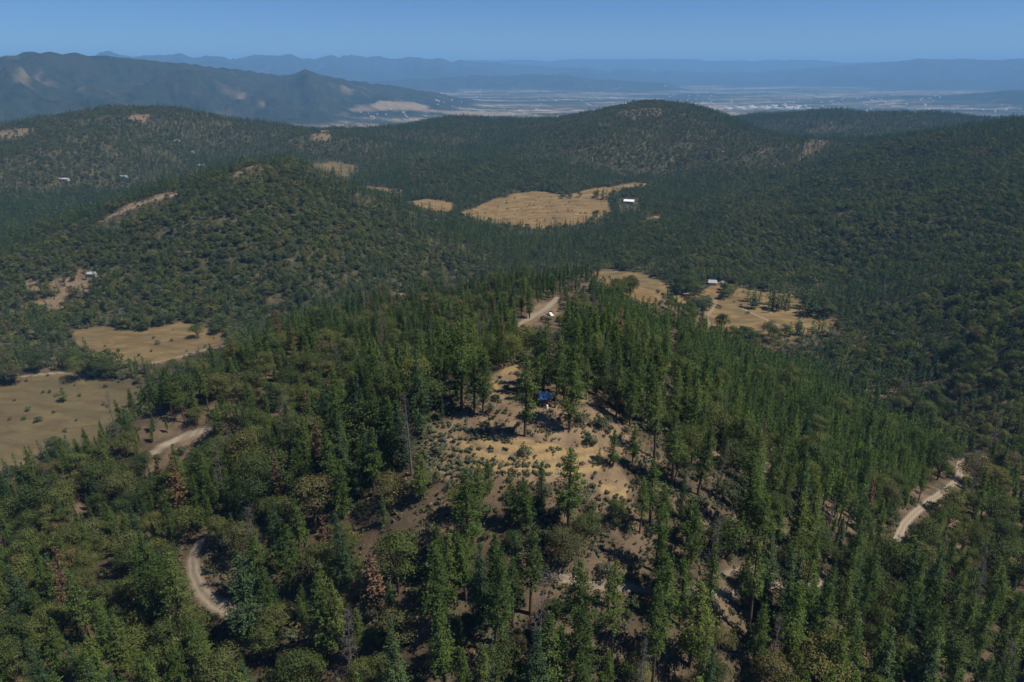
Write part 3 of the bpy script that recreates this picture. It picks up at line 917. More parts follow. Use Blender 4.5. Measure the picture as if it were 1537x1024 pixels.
# ------------------------------------------------------------------ where the trees stand
# photo x, y, share of conifers, density, height factor
ZONES = np.array([
    (100, 900, .50, .95, .95), (0, 750, .6, .95, 1), (150, 800, .45, .9, .9), (60, 1000, .45, .95, 1), (200, 740, .5, .85, .95), (230, 960, .6, .95, 1), (300, 950, .65, .9, 1), (380, 980, .75, .88, 1.0), (450, 900, .75, .7, 1.0), (450, 830, .7, .65, .95), (360, 860, .6, .55, .9),
    (550, 960, .75, .85, 1), (600, 890, .75, .7, 1), (700, 960, .8, .85, 1.05), (800, 970, .75, .8, 1.0), (900, 950, .7, .8, 1), (1000, 960, .8, .85, 1.05), (1100, 960, .75, .8, 1), (1200, 950, .75, .88, 1), (1400, 950, .6, .9, 1), (1500, 950, .5, .95, 1),
    (1500, 800, .35, .97, .9), (1420, 850, .45, .95, .9), (1500, 650, .35, .97, .9),
    (640, 780, .4, .3, .9), (620, 820, .5, .35, .9), (700, 850, .8, .65, 1.05), (760, 800, .8, .55, 1), (850, 810, .6, .5, .95), (930, 800, .7, .6, .95), (1000, 780, .85, .72, 1.05), (1060, 780, .85, .68, 1.05), (1130, 800, .85, .72, 1.05), (1050, 840, .6, .55, .9), (1120, 860, .6, .6, .95), (1200, 800, .8, .75, .95), (1260, 830, .75, .85, .9),
    (720, 740, .7, .2, 1), (600, 700, .7, .55, 1.05), (560, 760, .75, .5, 1.05), (540, 640, .75, .85, 1.05), (450, 700, .55, .8, .95), (350, 740, .6, .65, .95), (400, 800, .65, .6, 1), (300, 720, .55, .85, .95), (590, 600, .75, .9, 1.05), (640, 600, .8, .7, 1.05), (690, 570, .8, .7, 1.05),
    (300, 620, .8, .97, 1), (230, 640, .8, .97, 1), (400, 560, .45, .95, .9), (400, 640, .4, .9, .9), (500, 580, .35, .92, .9), (550, 530, .35, .95, .9), (640, 500, .45, .95, .9), (720, 450, .75, .92, .85), (800, 430, .8, .92, .8), (870, 440, .8, .9, .6), (720, 530, .2, .95, .85), (690, 420, .5, .95, .85), (560, 470, .85, .97, .95),
    (860, 490, .3, .9, .8), (830, 530, .6, .9, .95), (900, 540, .8, .9, 1.0), (950, 580, .75, .75, 1.0), (1000, 620, .8, .75, 1), (1040, 680, .75, .75, 1), (1000, 720, .7, .65, 1), (930, 660, .5, .12, .9), (880, 720, .5, .15, .9), (1120, 690, .75, .7, .95),
    (700, 370, 1, 1, 1), (620, 320, .95, .95, 1), (560, 290, .9, .95, .9), (770, 390, 1, 1, 1.05), (850, 370, 1, 1, 1), (920, 370, .85, .97, 1), (1000, 350, .55, .97, .9), (1010, 320, .6, .97, .9), (960, 395, .7, .95, .95),
    (400, 300, .03, .97, .85), (400, 350, .05, .97, .85), (300, 400, .05, .95, .85), (500, 380, .10, .97, .85), (600, 400, .3, .97, .9), (560, 330, .15, .97, .85), (200, 440, .1, .95, .9), (420, 440, .45, .95, .95), (470, 510, .9, .97, 1), (380, 500, .8, .97, 1.05), (100, 380, .08, .92, .85), (60, 440, .1, .75, .9), (60, 510, .3, .98, 1), (110, 540, .5, .98, 1.05), (190, 480, .1, .95, 1),
    (100, 310, .85, 1, 1), (30, 330, .85, 1, 1), (220, 270, .85, .99, 1), (330, 235, .85, .97, 1), (100, 230, .25, .88, .9), (100, 190, .2, .80, .85), (220, 200, .3, .78, .85), (300, 210, .35, .9, .9), (400, 215, .7, .95, .9), (300, 180, .6, .95, .9), (450, 215, .3, .9, .85), (520, 225, .4, .93, .85), (650, 200, .85, .98, .95), (600, 220, .8, .95, .9), (750, 185, .8, .98, .95),
    (800, 230, .10, .96, .85), (880, 180, .12, .93, .85), (960, 190, .08, .9, .85), (950, 260, .15, .97, .85), (850, 260, .1, .97, .85), (650, 260, .15, .95, .85), (1060, 230, .15, .95, .85), (1150, 250, .2, .93, .85), (1250, 175, .95, 1, 1), (1450, 178, .95, 1, 1), (1120, 178, .9, 1, .95), (1300, 210, .25, .9, .85), (1300, 300, .12, .97, .85), (1450, 250, .25, .96, .9), (1150, 320, .15, .97, .85), (1500, 350, .2, .97, .9), (1500, 450, .3, .98, .95), (1350, 450, .3, .96, .95), (1150, 390, .3, .97, .9), (1300, 380, .15, .96, .9), (1290, 520, .6, 1, 1.05), (1360, 550, .55, 1, 1), (1450, 540, .4, 1, .95), (1250, 555, .8, 1, 1), (1420, 620, .35, 1, .9), (1180, 540, .6, 1, .95),
])


def zone(px, py):
    d2 = (px[:, None] - ZONES[:, 0]) ** 2 + ((py[:, None] - ZONES[:, 1]) * 1.25) ** 2
    w = 1 / (d2 + 60) ** 1.6
    w /= w.sum(1, keepdims=True)
    return w @ ZONES[:, 2:]


PLANT_PIX = [(884, 436), (940, 450), (1000, 478), (1046, 502), (1110, 535), (1200, 565), (1300, 610), (1390, 650), (1415, 690), (1370, 745), (1335, 790), (1240, 760), (1150, 690), (1090, 640), (1050, 590), (1025, 555), (985, 540), (930, 500), (890, 460)]


def in_pix(px, py, poly):
    return in_poly(px, py, poly)


cand = []
for r0, r1, sp in ((85, 240, 4.1), (240, 700, 4.6), (700, 1700, 5.1), (1700, 4300, 7.6)):
    xm = r1 * math.sin(.84)
    gx = np.arange(-xm, xm, sp)
    gy = np.arange(r0 * .6, r1, sp)
    X, Y = np.meshgrid(gx, gy)
    X = X + RNG.uniform(-.48, .48, X.shape) * sp
    Y = Y + RNG.uniform(-.48, .48, Y.shape) * sp
    r = np.hypot(X, Y); a = np.arctan2(X, Y)
    k = (r >= r0) & (r < r1) & (np.abs(a) < .84)
    cand.append(np.stack([X[k], Y[k]], 1))
gx, gy = np.meshgrid(np.arange(20, 420, 3.1), np.arange(110, 560, 3.1))
dense = np.stack([(gx + RNG.uniform(-.45, .45, gx.shape) * 3.1).ravel(), (gy + RNG.uniform(-.45, .45, gx.shape) * 3.1).ravel()], 1)
is_dense = np.concatenate([np.zeros(sum(len(c) for c in cand), bool), np.ones(len(dense), bool)])
cand = np.concatenate(cand + [dense])
cx, cy = cand.T
cz = ground(cx, cy)
cr_ = np.hypot(cx, cy)
vis = (cz + 22) / cr_ >= gsample(CUM, cx, cy) - .0008
cx, cy, cz, cr_, is_dense = cx[vis], cy[vis], cz[vis], cr_[vis], is_dense[vis]
ppx, ppy, pd = project(cx, cy, cz)
tpx, tpy, _ = project(cx, cy, cz + 24)
k = (ppx > -130) & (ppx < W + 130) & (tpy < H_ + 20)
cx, cy, cz, cr_, ppx, ppy, pd, is_dense = (v[k] for v in (cx, cy, cz, cr_, ppx, ppy, pd, is_dense))
zn = np.concatenate([zone(ppx[i:i + 20000], ppy[i:i + 20000]) for i in range(0, len(ppx), 20000)])
con, den, hs = zn.T
visible = (cz + 2) / cr_ >= gsample(CUM, cx, cy) - .0004
m_, mi_, _, op_, rd_, _ = masks(cx, cy)
# roads keep a little verge free of trunks
verge = np.full(cx.shape, 1e9)
for p, wd, _ in ROADS_W:
    q = np.array(p)
    w = (cx > q[:, 0].min() - 14) & (cx < q[:, 0].max() + 14) & (cy > q[:, 1].min() - 14) & (cy < q[:, 1].max() + 14)
    if w.any():
        verge[w] = np.minimum(verge[w], line_d(cx[w], cy[w], p) - wd / 2)
clump = fbm(cx / 26, cy / 26, 201, 3)
clump2 = fbm(cx / 75, cy / 75, 301, 2)
dd = np.clip(den + np.where(cr_ < 320, 1.6 * clump * (1 - den) * 2, .5 * clump * (1.05 - den)), 0, 1)
dd = dd * np.clip(1 - 1.15 * np.maximum(m_, 0), 0, 1) * np.where(cr_ > 650, np.clip(1 - .95 * op_, 0, 1), np.clip(1 - 1.3 * op_, 0, 1)) * smooth(.3, 2.2, verge)
dd = np.where((op_ > .3) & (cr_ < 650), dd * .3, dd)
gapn = fbm(cx / 34, cy / 34, 501, 3)
dd = dd * np.where(cr_ > 500, 1 - .62 * smooth(.12, .42, gapn) * (con < .75), 1)
plant = in_pix(ppx, ppy, PLANT_PIX) & (cr_ < 560) & visible & (op_ < .25)
dd = np.where(is_dense, 0, dd)
dd = np.where(plant, np.where(is_dense, .95, 0) * smooth(.3, 1.5, verge), dd)
u = RNG.random(len(cx))
keep = u < dd
rnd = RNG.random(len(cx))
con = np.clip(con + .55 * smooth(-.02, -.24, -(np.abs(fbm(cx / 420, cy / 420, 23, 3)) - .22) + .5 * fbm(cx / 330, cy / 330, 3, 4)) * (cr_ > 600) * (con < .7), 0, 1)
conp = np.clip(con + (.55 * clump2 + .35 * clump) * np.clip(4 * con * (1 - con), .06, 1), 0.01, .995)
is_con = rnd < conp
# light openings become brush
brush = (~keep) & (RNG.random(len(cx)) < np.where(cr_ < 330, .75, .35)) & (verge > .8) & (m_ < .1) & ~is_dense & (RNG.random(len(cx)) > op_ * np.where(cr_ < 280, .9, .55))
brush |= (~keep) & (m_ > .05) & (verge > 1) & ~is_dense & visible & (RNG.random(len(cx)) < np.where(m_ < .8, .5, .03))
KIND = np.where(keep, np.where(plant & (RNG.random(len(cx)) > .10), 2, np.where(is_con, 0, 1)), np.where(brush, 3, -1))   # 0 pine 1 oak 2 young pine 3 brush
dead = keep & ~plant & (RNG.random(len(cx)) < np.where(cr_ < 520, .022, 0.0))
KIND = np.where(dead, 4, KIND)
# pines close together thin themselves out near the camera (their crowns are 6-7 m wide)
order = np.argsort(cr_)
cell = {}
ok = np.ones(len(cx), bool)
for i in order:
    if cr_[i] > 700:
        break
    kd = KIND[i]
    if kd < 0 or kd == 2 or kd == 3:
        continue
    rad = 3.3 if kd in (0, 4) else 3.7
    cxk, cyk = int(cx[i] // 5), int(cy[i] // 5)
    bad = False
    for a in (-1, 0, 1):
        for b in (-1, 0, 1):
            for (qx, qy) in cell.get((cxk + a, cyk + b), ()):
                if (qx - cx[i]) ** 2 + (qy - cy[i]) ** 2 < rad * rad:
                    bad = True
    if bad:
        ok[i] = False
    else:
        cell.setdefault((cxk, cyk), []).append((cx[i], cy[i]))
KIND = np.where(ok, KIND, -1)

# openings stay open: no scattered tree stands between the camera side and these places
CLEAR = [(MEADOWS[2][0], .8, 1), (MEADOWS[3][0], .85, 1), ([(-60, 585), (0, 574), (95, 559), (222, 572), (190, 600), (165, 625), (60, 645), (-60, 650)], .85, 1), (MEADOWS[1][0], .75, 1), (OPEN[0][0], 1.0, 1), (OPEN[1][0], .6, 1), (OPEN[2][0], .5, 1), ([(622, 650), (640, 700), (600, 735), (700, 745), (935, 745), (965, 690), (950, 640)], .9, 1), (OPEN[7][0], .9, 1), (MEADOWS[5][0], .9, 1), (MEADOWS[6][0], .9, 1), (MEADOWS[7][0], .8, 1), (MEADOWS[0][0], .8, 1), ([(772, 498), (785, 475), (812, 452), (845, 450), (845, 482), (812, 486), (795, 498)], 1.0, 1), (OPEN[4][0], .95, 1), (OPEN[5][0], .95, 1), (OPEN[6][0], .9, 1),
         (ROADS[0][0], .96, 13), (ROADS[1][0][1:4], .92, 9), (ROADS[1][0][4:6], .92, 9), (ROADS[2][0], 1.0, 8), ([(930, 296), (958, 296), (958, 309), (930, 309)], 1.0, 1), ([(1060, 416), (1078, 416), (1078, 429), (1060, 429)], 1.0, 1), ([(806, 578), (832, 578), (832, 612), (806, 612)], 1.0, 1), ([(1080, 710), (1112, 714), (1112, 738), (1092, 734)], .8, 1)]
cand_i = np.nonzero((KIND >= 0) & (KIND != 3) & (cr_ < 2000) & visible)[0]
hh_ = np.array([19., 12., 8., 2., 15.])[KIND[cand_i]] * hs[cand_i]
block = np.zeros(len(cand_i))
for fz_ in (.15, .4, .65, .9, 1.0):
    bx_, by_, bd_ = project(cx[cand_i], cy[cand_i], cz[cand_i] + hh_ * fz_)
    hw_ = np.array([3.2, 3.6, 1.5, 1.5, 1.2])[KIND[cand_i]] * F / bd_ * (1.1 - .8 * fz_ if fz_ > .5 else .8)
    for dx_ in (-.8, 0, .8):
        for poly, pr, wd in CLEAR:
            if wd > 1:
                inn = line_d(bx_ + dx_ * hw_, by_, poly) < wd
            else:
                inn = in_poly(bx_ + dx_ * hw_, by_, poly)
            block = np.maximum(block, np.where(inn, pr, 0))
drop = RNG.random(len(cand_i)) < block
KIND[cand_i[drop]] = np.where(RNG.random(drop.sum()) < .55, 3, -1)

T = {}                                                   # kind -> dict of arrays
HB = {0: 24., 1: 9.5, 2: 11., 3: 2., 4: 18.}
NV = {0: len(PINES), 1: len(OAKS), 2: len(YOUNG), 3: 3, 4: len(SNAGS) + len(BROWNS)}
for kd in range(5):
    i = np.nonzero(KIND == kd)[0]
    n = len(i)
    s = (RNG.normal(1, .16, n) if kd != 1 else np.exp(RNG.normal(-.02, .27, n))).clip(.55, 1.6) * (hs[i] if kd in (0, 1, 4) else 1)
    far = smooth(600, 2000, cr_[i])
    if kd == 0:
        s = s * (.86 - .25 * smooth(170, 250, cr_[i]) + .14 * far)
        small = RNG.random(n) < .3
        s = np.where(small, s * RNG.uniform(.45, .75, n), s)
    elif kd == 1:
        s = s * (.95 - .02 * far)
    elif kd == 2:
        s = s * (.8 + .25 * smooth(300, 480, cr_[i])) * RNG.uniform(.7, 1.2, n)
    elif kd == 3:
        s = s * RNG.uniform(.6, 1.3, n)
    T[kd] = dict(x=cx[i], y=cy[i], s=s, w=RNG.uniform(.84, 1.2, n), v=RNG.integers(0, NV[kd], n), rot=RNG.uniform(0, 6.283, n))

# single trees and bushes the photograph shows plainly: (photo x of the foot, photo y of the foot, photo y of the top, kind, variant)
SINGLE = [
    (855, 645, 520, 0, 7), (853, 790, 668, 0, 7), (788, 655, 535, 0, 6), (725, 622, 520, 0, 0), (712, 618, 530, 0, 1), (632, 750, 678, 0, 5), (608, 700, 600, 0, 3), (590, 690, 595, 0, 2),
    (920, 700, 645, 0, 5), (949, 700, 640, 0, 0), (899, 698, 672, 2, 0), (812, 762, 697, 0, 3), (765, 790, 722, 0, 2), (735, 740, 690, 0, 5), (720, 770, 695, 0, 7), (790, 800, 720, 0, 2), (705, 830, 700, 0, 7),
    (890, 570, 500, 0, 3), (905, 585, 520, 0, 2), (945, 640, 560, 0, 0), (925, 625, 545, 0, 1), (880, 600, 535, 0, 6), (806, 600, 535, 0, 4), (833, 612, 530, 0, 1), 
    (656, 870, 790, 0, 0), (660, 960, 820, 0, 7), (540, 900, 830, 0, 4), (700, 900, 800, 0, 0), (745, 880, 790, 0, 1), (870, 985, 845, 0, 7), (1000, 800, 735, 0, 1), (1030, 820, 740, 0, 4), (960, 800, 720, 0, 1), (975, 790, 690, 0, 4),
    (1160, 840, 760, 0, 4), (1145, 845, 740, 0, 1), (1125, 830, 730, 0, 0), (1190, 830, 740, 0, 2), (1020, 940, 835, 0, 0), (990, 900, 800, 0, 2), (1035, 1000, 870, 0, 7), (375, 960, 830, 0, 3), (310, 1010, 930, 0, 2), (395, 900, 800, 0, 0),
    (850, 850, 802, 1, 3), (770, 830, 800, 1, 1), (690, 780, 735, 1, 4), (585, 755, 715, 1, 0), (925, 790, 755, 1, 1), (880, 810, 775, 1, 3), (765, 540, 500, 1, 3), (735, 545, 505, 1, 0), (785, 530, 490, 1, 2), (700, 545, 500, 1, 1),
    (1063, 895, 785, 4, 1), (385, 890, 760, 4, 2), (490, 835, 775, 4, 4), (1082, 720, 660, 4, 3), (1245, 790, 745, 4, 0), (1085, 650, 590, 4, 2), (885, 500, 470, 4, 1),
    (97, 603, 579, 0, 3), (184, 553, 518, 0, 3), (207, 560, 535, 2, 2), (224, 563, 540, 2, 0), (233, 565, 545, 2, 1), (297, 508, 488, 1, 3), (222, 496, 478, 1, 1), (140, 560, 520, 1, 4), (155, 562, 522, 1, 1), (120, 570, 540, 1, 3), (170, 568, 545, 1, 0), (20, 576, 548, 1, 3), (60, 558, 530, 1, 3),
    (935, 440, 420, 1, 3), (925, 438, 420, 1, 0), (950, 438, 419, 1, 1), (1045, 470, 450, 1, 3), (1035, 475, 455, 1, 0), (1062, 458, 442, 1, 1), (1020, 442, 425, 1, 3), (1035, 444, 426, 1, 1), (1050, 443, 428, 1, 0), (1090, 440, 422, 1, 1),
    (1128, 463, 435, 0, 3), (1153, 470, 450, 2, 2), (1165, 467, 430, 0, 7), (1178, 462, 428, 0, 1), (1215, 475, 440, 0, 0), (1146, 498, 482, 2, 0), (1120, 500, 488, 0, 3), (1160, 512, 492, 1, 3), (1185, 505, 480, 0, 3), (1105, 507, 490, 2, 2), (1240, 470, 452, 1, 0),
    (910, 300, 281, 0, 1), (926, 299, 279, 0, 3), (928, 326, 308, 0, 1), (897, 299, 284, 0, 5), (855, 296, 285, 1, 3), (870, 297, 287, 1, 1), (683, 318, 300, 0, 3), (690, 322, 308, 0, 2), (968, 290, 278, 0, 2), (985, 295, 278, 0, 3),
    (830, 447, 408, 0, 1), (815, 445, 412, 0, 0), (795, 478, 430, 0, 7), (770, 478, 432, 0, 2), (745, 480, 430, 0, 0),
]
for x0, x1, y0, y1, n, kd, hp in [(1012, 1058, 428, 446, 14, 1, 19), (1030, 1068, 458, 477, 11, 1, 18), (1080, 1104, 432, 452, 8, 1, 16), (1120, 1140, 452, 465, 5, 0, 26), (1150, 1184, 452, 468, 6, 0, 30), (1205, 1222, 455, 478, 4, 0, 32), (1225, 1262, 455, 478, 8, 1, 17),
                                  (922, 952, 434, 443, 8, 1, 18), (890, 925, 324, 330, 8, 1, 9), (920, 931, 300, 330, 7, 0, 17), (950, 990, 285, 297, 8, 0, 15), (900, 930, 294, 300, 3, 0, 17), (840, 900, 295, 299, 6, 1, 9), (1185, 1245, 495, 510, 8, 0, 24), (1110, 1180, 505, 516, 8, 1, 18),
                                  (108, 170, 552, 568, 12, 1, 28), (195, 240, 560, 570, 5, 2, 24), (0, 40, 568, 578, 4, 1, 26), (290, 345, 500, 506, 4, 1, 14), (495, 530, 258, 266, 6, 0, 12), (560, 605, 285, 292, 6, 1, 7), (676, 690, 314, 322, 4, 0, 15), (1050, 1100, 416, 424, 8, 0, 22)]:
    for _ in range(n):
        yy = random.uniform(y0, y1)
        SINGLE.append((random.uniform(x0, x1), yy, yy - hp * random.uniform(.75, 1.2), kd, random.randrange(5 if kd == 1 else 3 if kd == 2 else 8)))
sx, sy = hit([s[0] for s in SINGLE], [s[1] for s in SINGLE])
sz = ground(sx, sy)
add = {k: [] for k in range(5)}
for (px, py, pt, kd, v), x, y, z in zip(SINGLE, sx, sy, sz):
    base = {0: PINES, 1: OAKS, 2: YOUNG}.get(kd)
    hb = (SNAGS + BROWNS)[v][2] if kd == 4 else base[v][2]
    lo, hi_ = 1.0, 60.0
    for _ in range(24):
        md = (lo + hi_) / 2
        if project(x, y, z + md)[1] > pt:
            lo = md
        else:
            hi_ = md
    add[kd].append((x, y, lo / hb, v, random.uniform(0, 6.28), 1.75 if (kd == 0 and math.hypot(x, y) > 450) else 1.25 if kd == 0 else 1.1))
for kd, rows in add.items():
    if not rows:
        continue
    R_ = np.array(rows)
    # clear scattered trees that would stand in these
    for kk in (0, 1, 2, 4):
        t = T[kk]
        d = np.sqrt(((t['x'][:, None] - R_[:, 0]) ** 2 + (t['y'][:, None] - R_[:, 1]) ** 2)).min(1)
        kq = d > 3.5
        for nm in t:
            t[nm] = t[nm][kq]
SING_N = {}
for kd, rows in add.items():
    R_ = np.array(rows) if rows else np.zeros((0, 6))
    SING_N[kd] = len(R_)
    t = T[kd]
    for j, nm in enumerate(('x', 'y', 's', 'v', 'rot', 'w')):
        t[nm] = np.concatenate([R_[:, j], t[nm]]).astype(int if nm == 'v' else float)

# rows of low bushes planted along the old terraces
ROWS = [[(650, 634), (690, 641), (730, 647), (775, 650)], [(655, 638), (690, 645), (725, 651)], [(642, 642), (665, 655), (700, 660), (770, 660)], [(640, 647), (662, 661), (695, 667)], [(634, 650), (655, 667), (685, 677), (715, 681)], [(630, 656), (650, 674), (682, 685), (712, 690)],
        [(628, 663), (648, 684), (680, 695), (740, 700), (800, 701), (860, 703)], [(632, 678), (660, 698), (700, 708), (760, 709), (830, 713)], [(640, 695), (680, 714), (730, 722)], [(755, 676), (778, 678)], [(765, 690), (776, 691)], [(700, 672), (740, 676)],
        [(868, 640), (885, 655), (893, 675)], [(875, 655), (888, 668)], [(880, 725), (910, 738), (942, 754)], [(872, 735), (900, 748), (930, 760)], [(860, 742), (885, 756)]]
bx, by, bs, bv = [], [], [], []
for row in ROWS:
    xw, yw = hit(*zip(*row))
    for k in range(len(xw) - 1):
        L = math.hypot(xw[k + 1] - xw[k], yw[k + 1] - yw[k])
        n = max(1, int(L / .72))
        for j in range(n):
            if random.random() < .12:
                continue
            f = (j + random.uniform(-.3, .3)) / n
            bx.append(xw[k] + (xw[k + 1] - xw[k]) * f + random.gauss(0, .35)); by.append(yw[k] + (yw[k + 1] - yw[k]) * f + random.gauss(0, .35))
            bs.append(random.uniform(.35, .68)); bv.append(random.choice((3, 4, 3)))
for (px, py, w) in [(873, 636, 1.2), (898, 641, 1.1), (904, 644, 1.0), (912, 650, .7), (778, 640, .8), (745, 600, .9), (748, 620, .6), (730, 640, .9), (690, 812, 1), (620, 810, 1.0), (860, 640, .5), (66, 590, 1.0), (75, 590, 1.0), (160, 581, 1.2), (60, 633, 1.6), (55, 634, 1.3), (82, 620, 1.0), (115, 632, .9), (120, 595, 1.0), (1078, 462, 1.4), (1082, 463, 1.2)]:
    xw, yw = hit([px], [py])
    bx.append(xw[0]); by.append(yw[0]); bs.append(w); bv.append(2 if w > .9 else 1)
t = T[3]
t['x'] = np.concatenate([bx, t['x']]); t['y'] = np.concatenate([by, t['y']]); t['s'] = np.concatenate([bs, t['s']]); t['w'] = np.concatenate([np.ones(len(bs)), t['w']]); t['v'] = np.concatenate([bv, t['v']]).astype(int); t['rot'] = np.concatenate([RNG.uniform(0, 6.28, len(bx)), t['rot']])
for kd in T:
    T[kd]['z'] = ground(T[kd]['x'], T[kd]['y'])
print("TREES", {k: len(v['x']) for k, v in T.items()})

# ------------------------------------------------------------------ which ones show largest: paint them far to near into an id picture
BW, BH = 1024, 682
KS = BW / W
allk = np.concatenate([np.full(len(T[k]['x']), k) for k in range(5)])
alli = np.concatenate([np.arange(len(T[k]['x'])) for k in range(5)])
ax_ = np.concatenate([T[k]['x'] for k in range(5)]); ay_ = np.concatenate([T[k]['y'] for k in range(5)]); az_ = np.concatenate([T[k]['z'] for k in range(5)])
as_ = np.concatenate([T[k]['s'] for k in range(5)])
HT = np.array([24, 9.5, 11, 2, 18])[allk] * as_
HW = np.array([3.1, 3.9, 1.7, 1.5, 1.2])[allk] * as_
qx, qy0, qd = project(ax_, ay_, az_ + HT * np.array([.3, .12, .05, 0, .2])[allk])
_, qy1, _ = project(ax_, ay_, az_ + HT)
vs_ = (az_ + HT * .6) / np.hypot(ax_, ay_) >= gsample(CUM, ax_, ay_) - .0003
qw = HW * F / qd * KS
buf = np.full((BH, BW), -1, np.int64)
o_ = np.argsort(-np.hypot(ax_, ay_))
for g in o_:
    if not vs_[g] or qd[g] > 1300:
        continue
    y0, y1 = qy1[g] * KS, qy0[g] * KS
    if y1 < 0 or y0 >= BH:
        continue
    cxp, hw = qx[g] * KS, qw[g]
    h = y1 - y0
    steps = max(1, int(h / 3))
    if allk[g] in (0, 2, 4) and h > 3:
        for b in range(steps):
            f = (b + 1) / steps
            wd = hw * min(1, .25 + .95 * f)
            a0, a1 = int(max(0, cxp - wd)), int(min(BW, cxp + wd + 1))
            b0, b1 = int(max(0, y0 + h * b / steps)), int(min(BH, y0 + h * (b + 1) / steps + 1))
            if a1 > a0 and b1 > b0:
                buf[b0:b1, a0:a1] = g
    else:
        a0, a1 = int(max(0, cxp - hw * .85)), int(min(BW, cxp + hw * .85 + 1))
        b0, b1 = int(max(0, y0)), int(min(BH, y1 + 1))
        if a1 > a0 and b1 > b0:
            buf[b0:b1, a0:a1] = g
cnt = np.bincount(buf[buf >= 0], minlength=len(allk))
LIMIT = {0: 298, 1: 298, 2: 298, 3: 298, 4: 90}
PICK = {}
for kd in range(5):
    sel = np.nonzero(allk == kd)[0]
    sel = sel[np.argsort(-cnt[sel], kind='stable')]
    sel = sel[cnt[sel] >= (6 if kd != 4 else 4)][:LIMIT[kd]]
    PICK[kd] = alli[sel]
    print("PICK", kd, len(sel), cnt[sel[-1]] if len(sel) else None)


# ------------------------------------------------------------------ the single trees as objects
LANDMARKS = [
    (858, 630, 'the pine beside the shelter'), (788, 640, 'the pine mid clearing'), (853, 740, 'the pine below the terraces'), (632, 715, 'the lone pine by the terraces'), (920, 690, 'the small pines by the terraces'), (645, 650, 'the end of the bush rows'), (690, 690, 'the middle of the bush rows'), (735, 720, 'the foot of the terraces'), (890, 655, 'the round bushes by the clearing'), (760, 575, 'the upper grass patch'),
    (800, 590, 'the blue roofed shelter'), (826, 470, 'the white truck'), (780, 690, 'the golden terraces'), (630, 790, 'the bare soil patch'), (310, 865, 'the left dirt road bend'),
    (270, 665, 'the dirt turnout shelf'), (960, 885, 'the lower dirt road'), (1063, 850, 'the grey roadside snag'), (1100, 722, 'the pale bank'), (1400, 745, 'the right hand dirt road'),
    (100, 620, 'the lower left meadow'), (230, 515, 'the upper left meadow'), (1130, 465, 'the right hand meadow'), (1010, 525, 'the cut strip'), (490, 810, 'the rusty dead pine'),
    (930, 302, 'the white barn'), (0, 1024, 'the bottom left corner'), (1537, 1024, 'the bottom right corner'), (420, 1024, 'the bottom edge left third'), (770, 1024, 'the bottom edge middle'), (1150, 1024, 'the bottom edge right third'),
    (0, 800, 'the left edge middle'), (1537, 830, 'the lower right edge'), (450, 600, 'the knoll left shoulder'), (640, 470, 'the knoll wooded back'), (1200, 620, 'the young plantation'), (1440, 560, 'the wooded ravine'), (80, 435, 'the left hill clearings'), (1470, 430, 'the dark right hillside'),
]
LMX = np.array([l[0] for l in LANDMARKS]); LMY = np.array([l[1] for l in LANDMARKS])
ORD = ['nearest', 'second', 'third', 'fourth', 'fifth', 'sixth', 'seventh', 'eighth', 'ninth', 'tenth', 'eleventh', 'twelfth', 'thirteenth', 'fourteenth', 'fifteenth', 'sixteenth', 'seventeenth', 'eighteenth', 'nineteenth', 'twentieth']


def ordinal(n):
    if n < 20:
        return ORD[n]
    t_, u_ = divmod(n + 1, 10)
    if t_ > 9:
        return 'outermost'
    if u_ == 0:
        return ['', '', '', 'thirtieth', 'fortieth', 'fiftieth', 'sixtieth', 'seventieth', 'eightieth', 'ninetieth'][t_]
    return ['', '', 'twenty', 'thirty', 'forty', 'fifty', 'sixty', 'seventy', 'eighty', 'ninety'][t_] + '-' + ['', 'first', 'second', 'third', 'fourth', 'fifth', 'sixth', 'seventh', 'eighth', 'ninth'][u_]


def labels_for(kd, idx, adj, noun):
    """one description per tree: what it looks like and where it stands, counted outward from a landmark"""
    t = T[kd]
    px, py, _ = project(t['x'][idx], t['y'][idx], t['z'][idx] + HB[kd] * .5 * t['s'][idx])
    d = np.hypot(px[:, None] - LMX, (py[:, None] - LMY) * 1.1)
    li = d.argmin(1); dm = d.min(1)
    oct_ = np.round(np.arctan2(LMY[li] - py, px - LMX[li]) / (math.pi / 4)).astype(int) % 8
    side = np.array(['right of', 'above right of', 'above', 'above left of', 'left of', 'below left of', 'below', 'below right of'])[oct_]
    out = [None] * len(idx)
    seen = {}
    for q in np.argsort(dm):
        a = adj(q)
        key = (li[q], side[q])
        n = seen.get(key, 0); seen[key] = n + 1
        out[q] = f"{a}, {ordinal(n)} {noun} {side[q]} {LANDMARKS[li[q]][2]}" if n else f"{a}, {noun} closest {side[q]} {LANDMARKS[li[q]][2]}"
    return out


def place_tree(name, cat, group, label, parts, t, i, zs=1.0):
    root = link(name, None, label=label, cat=cat, group=group)
    root.empty_display_size = .5
    s = float(t['s'][i])
    root.location = (float(t['x'][i]), float(t['y'][i]), float(t['z'][i]) + CAMZ)
    lean = random.gauss(0, .028)
    root.rotation_euler = (lean, random.gauss(0, .028), float(t['rot'][i]))
    zs = float(t['w'][i])
    root.scale = (s * zs, s * zs, s)
    for pn, me in parts:
        link(pn, me, parent=root)
    return root


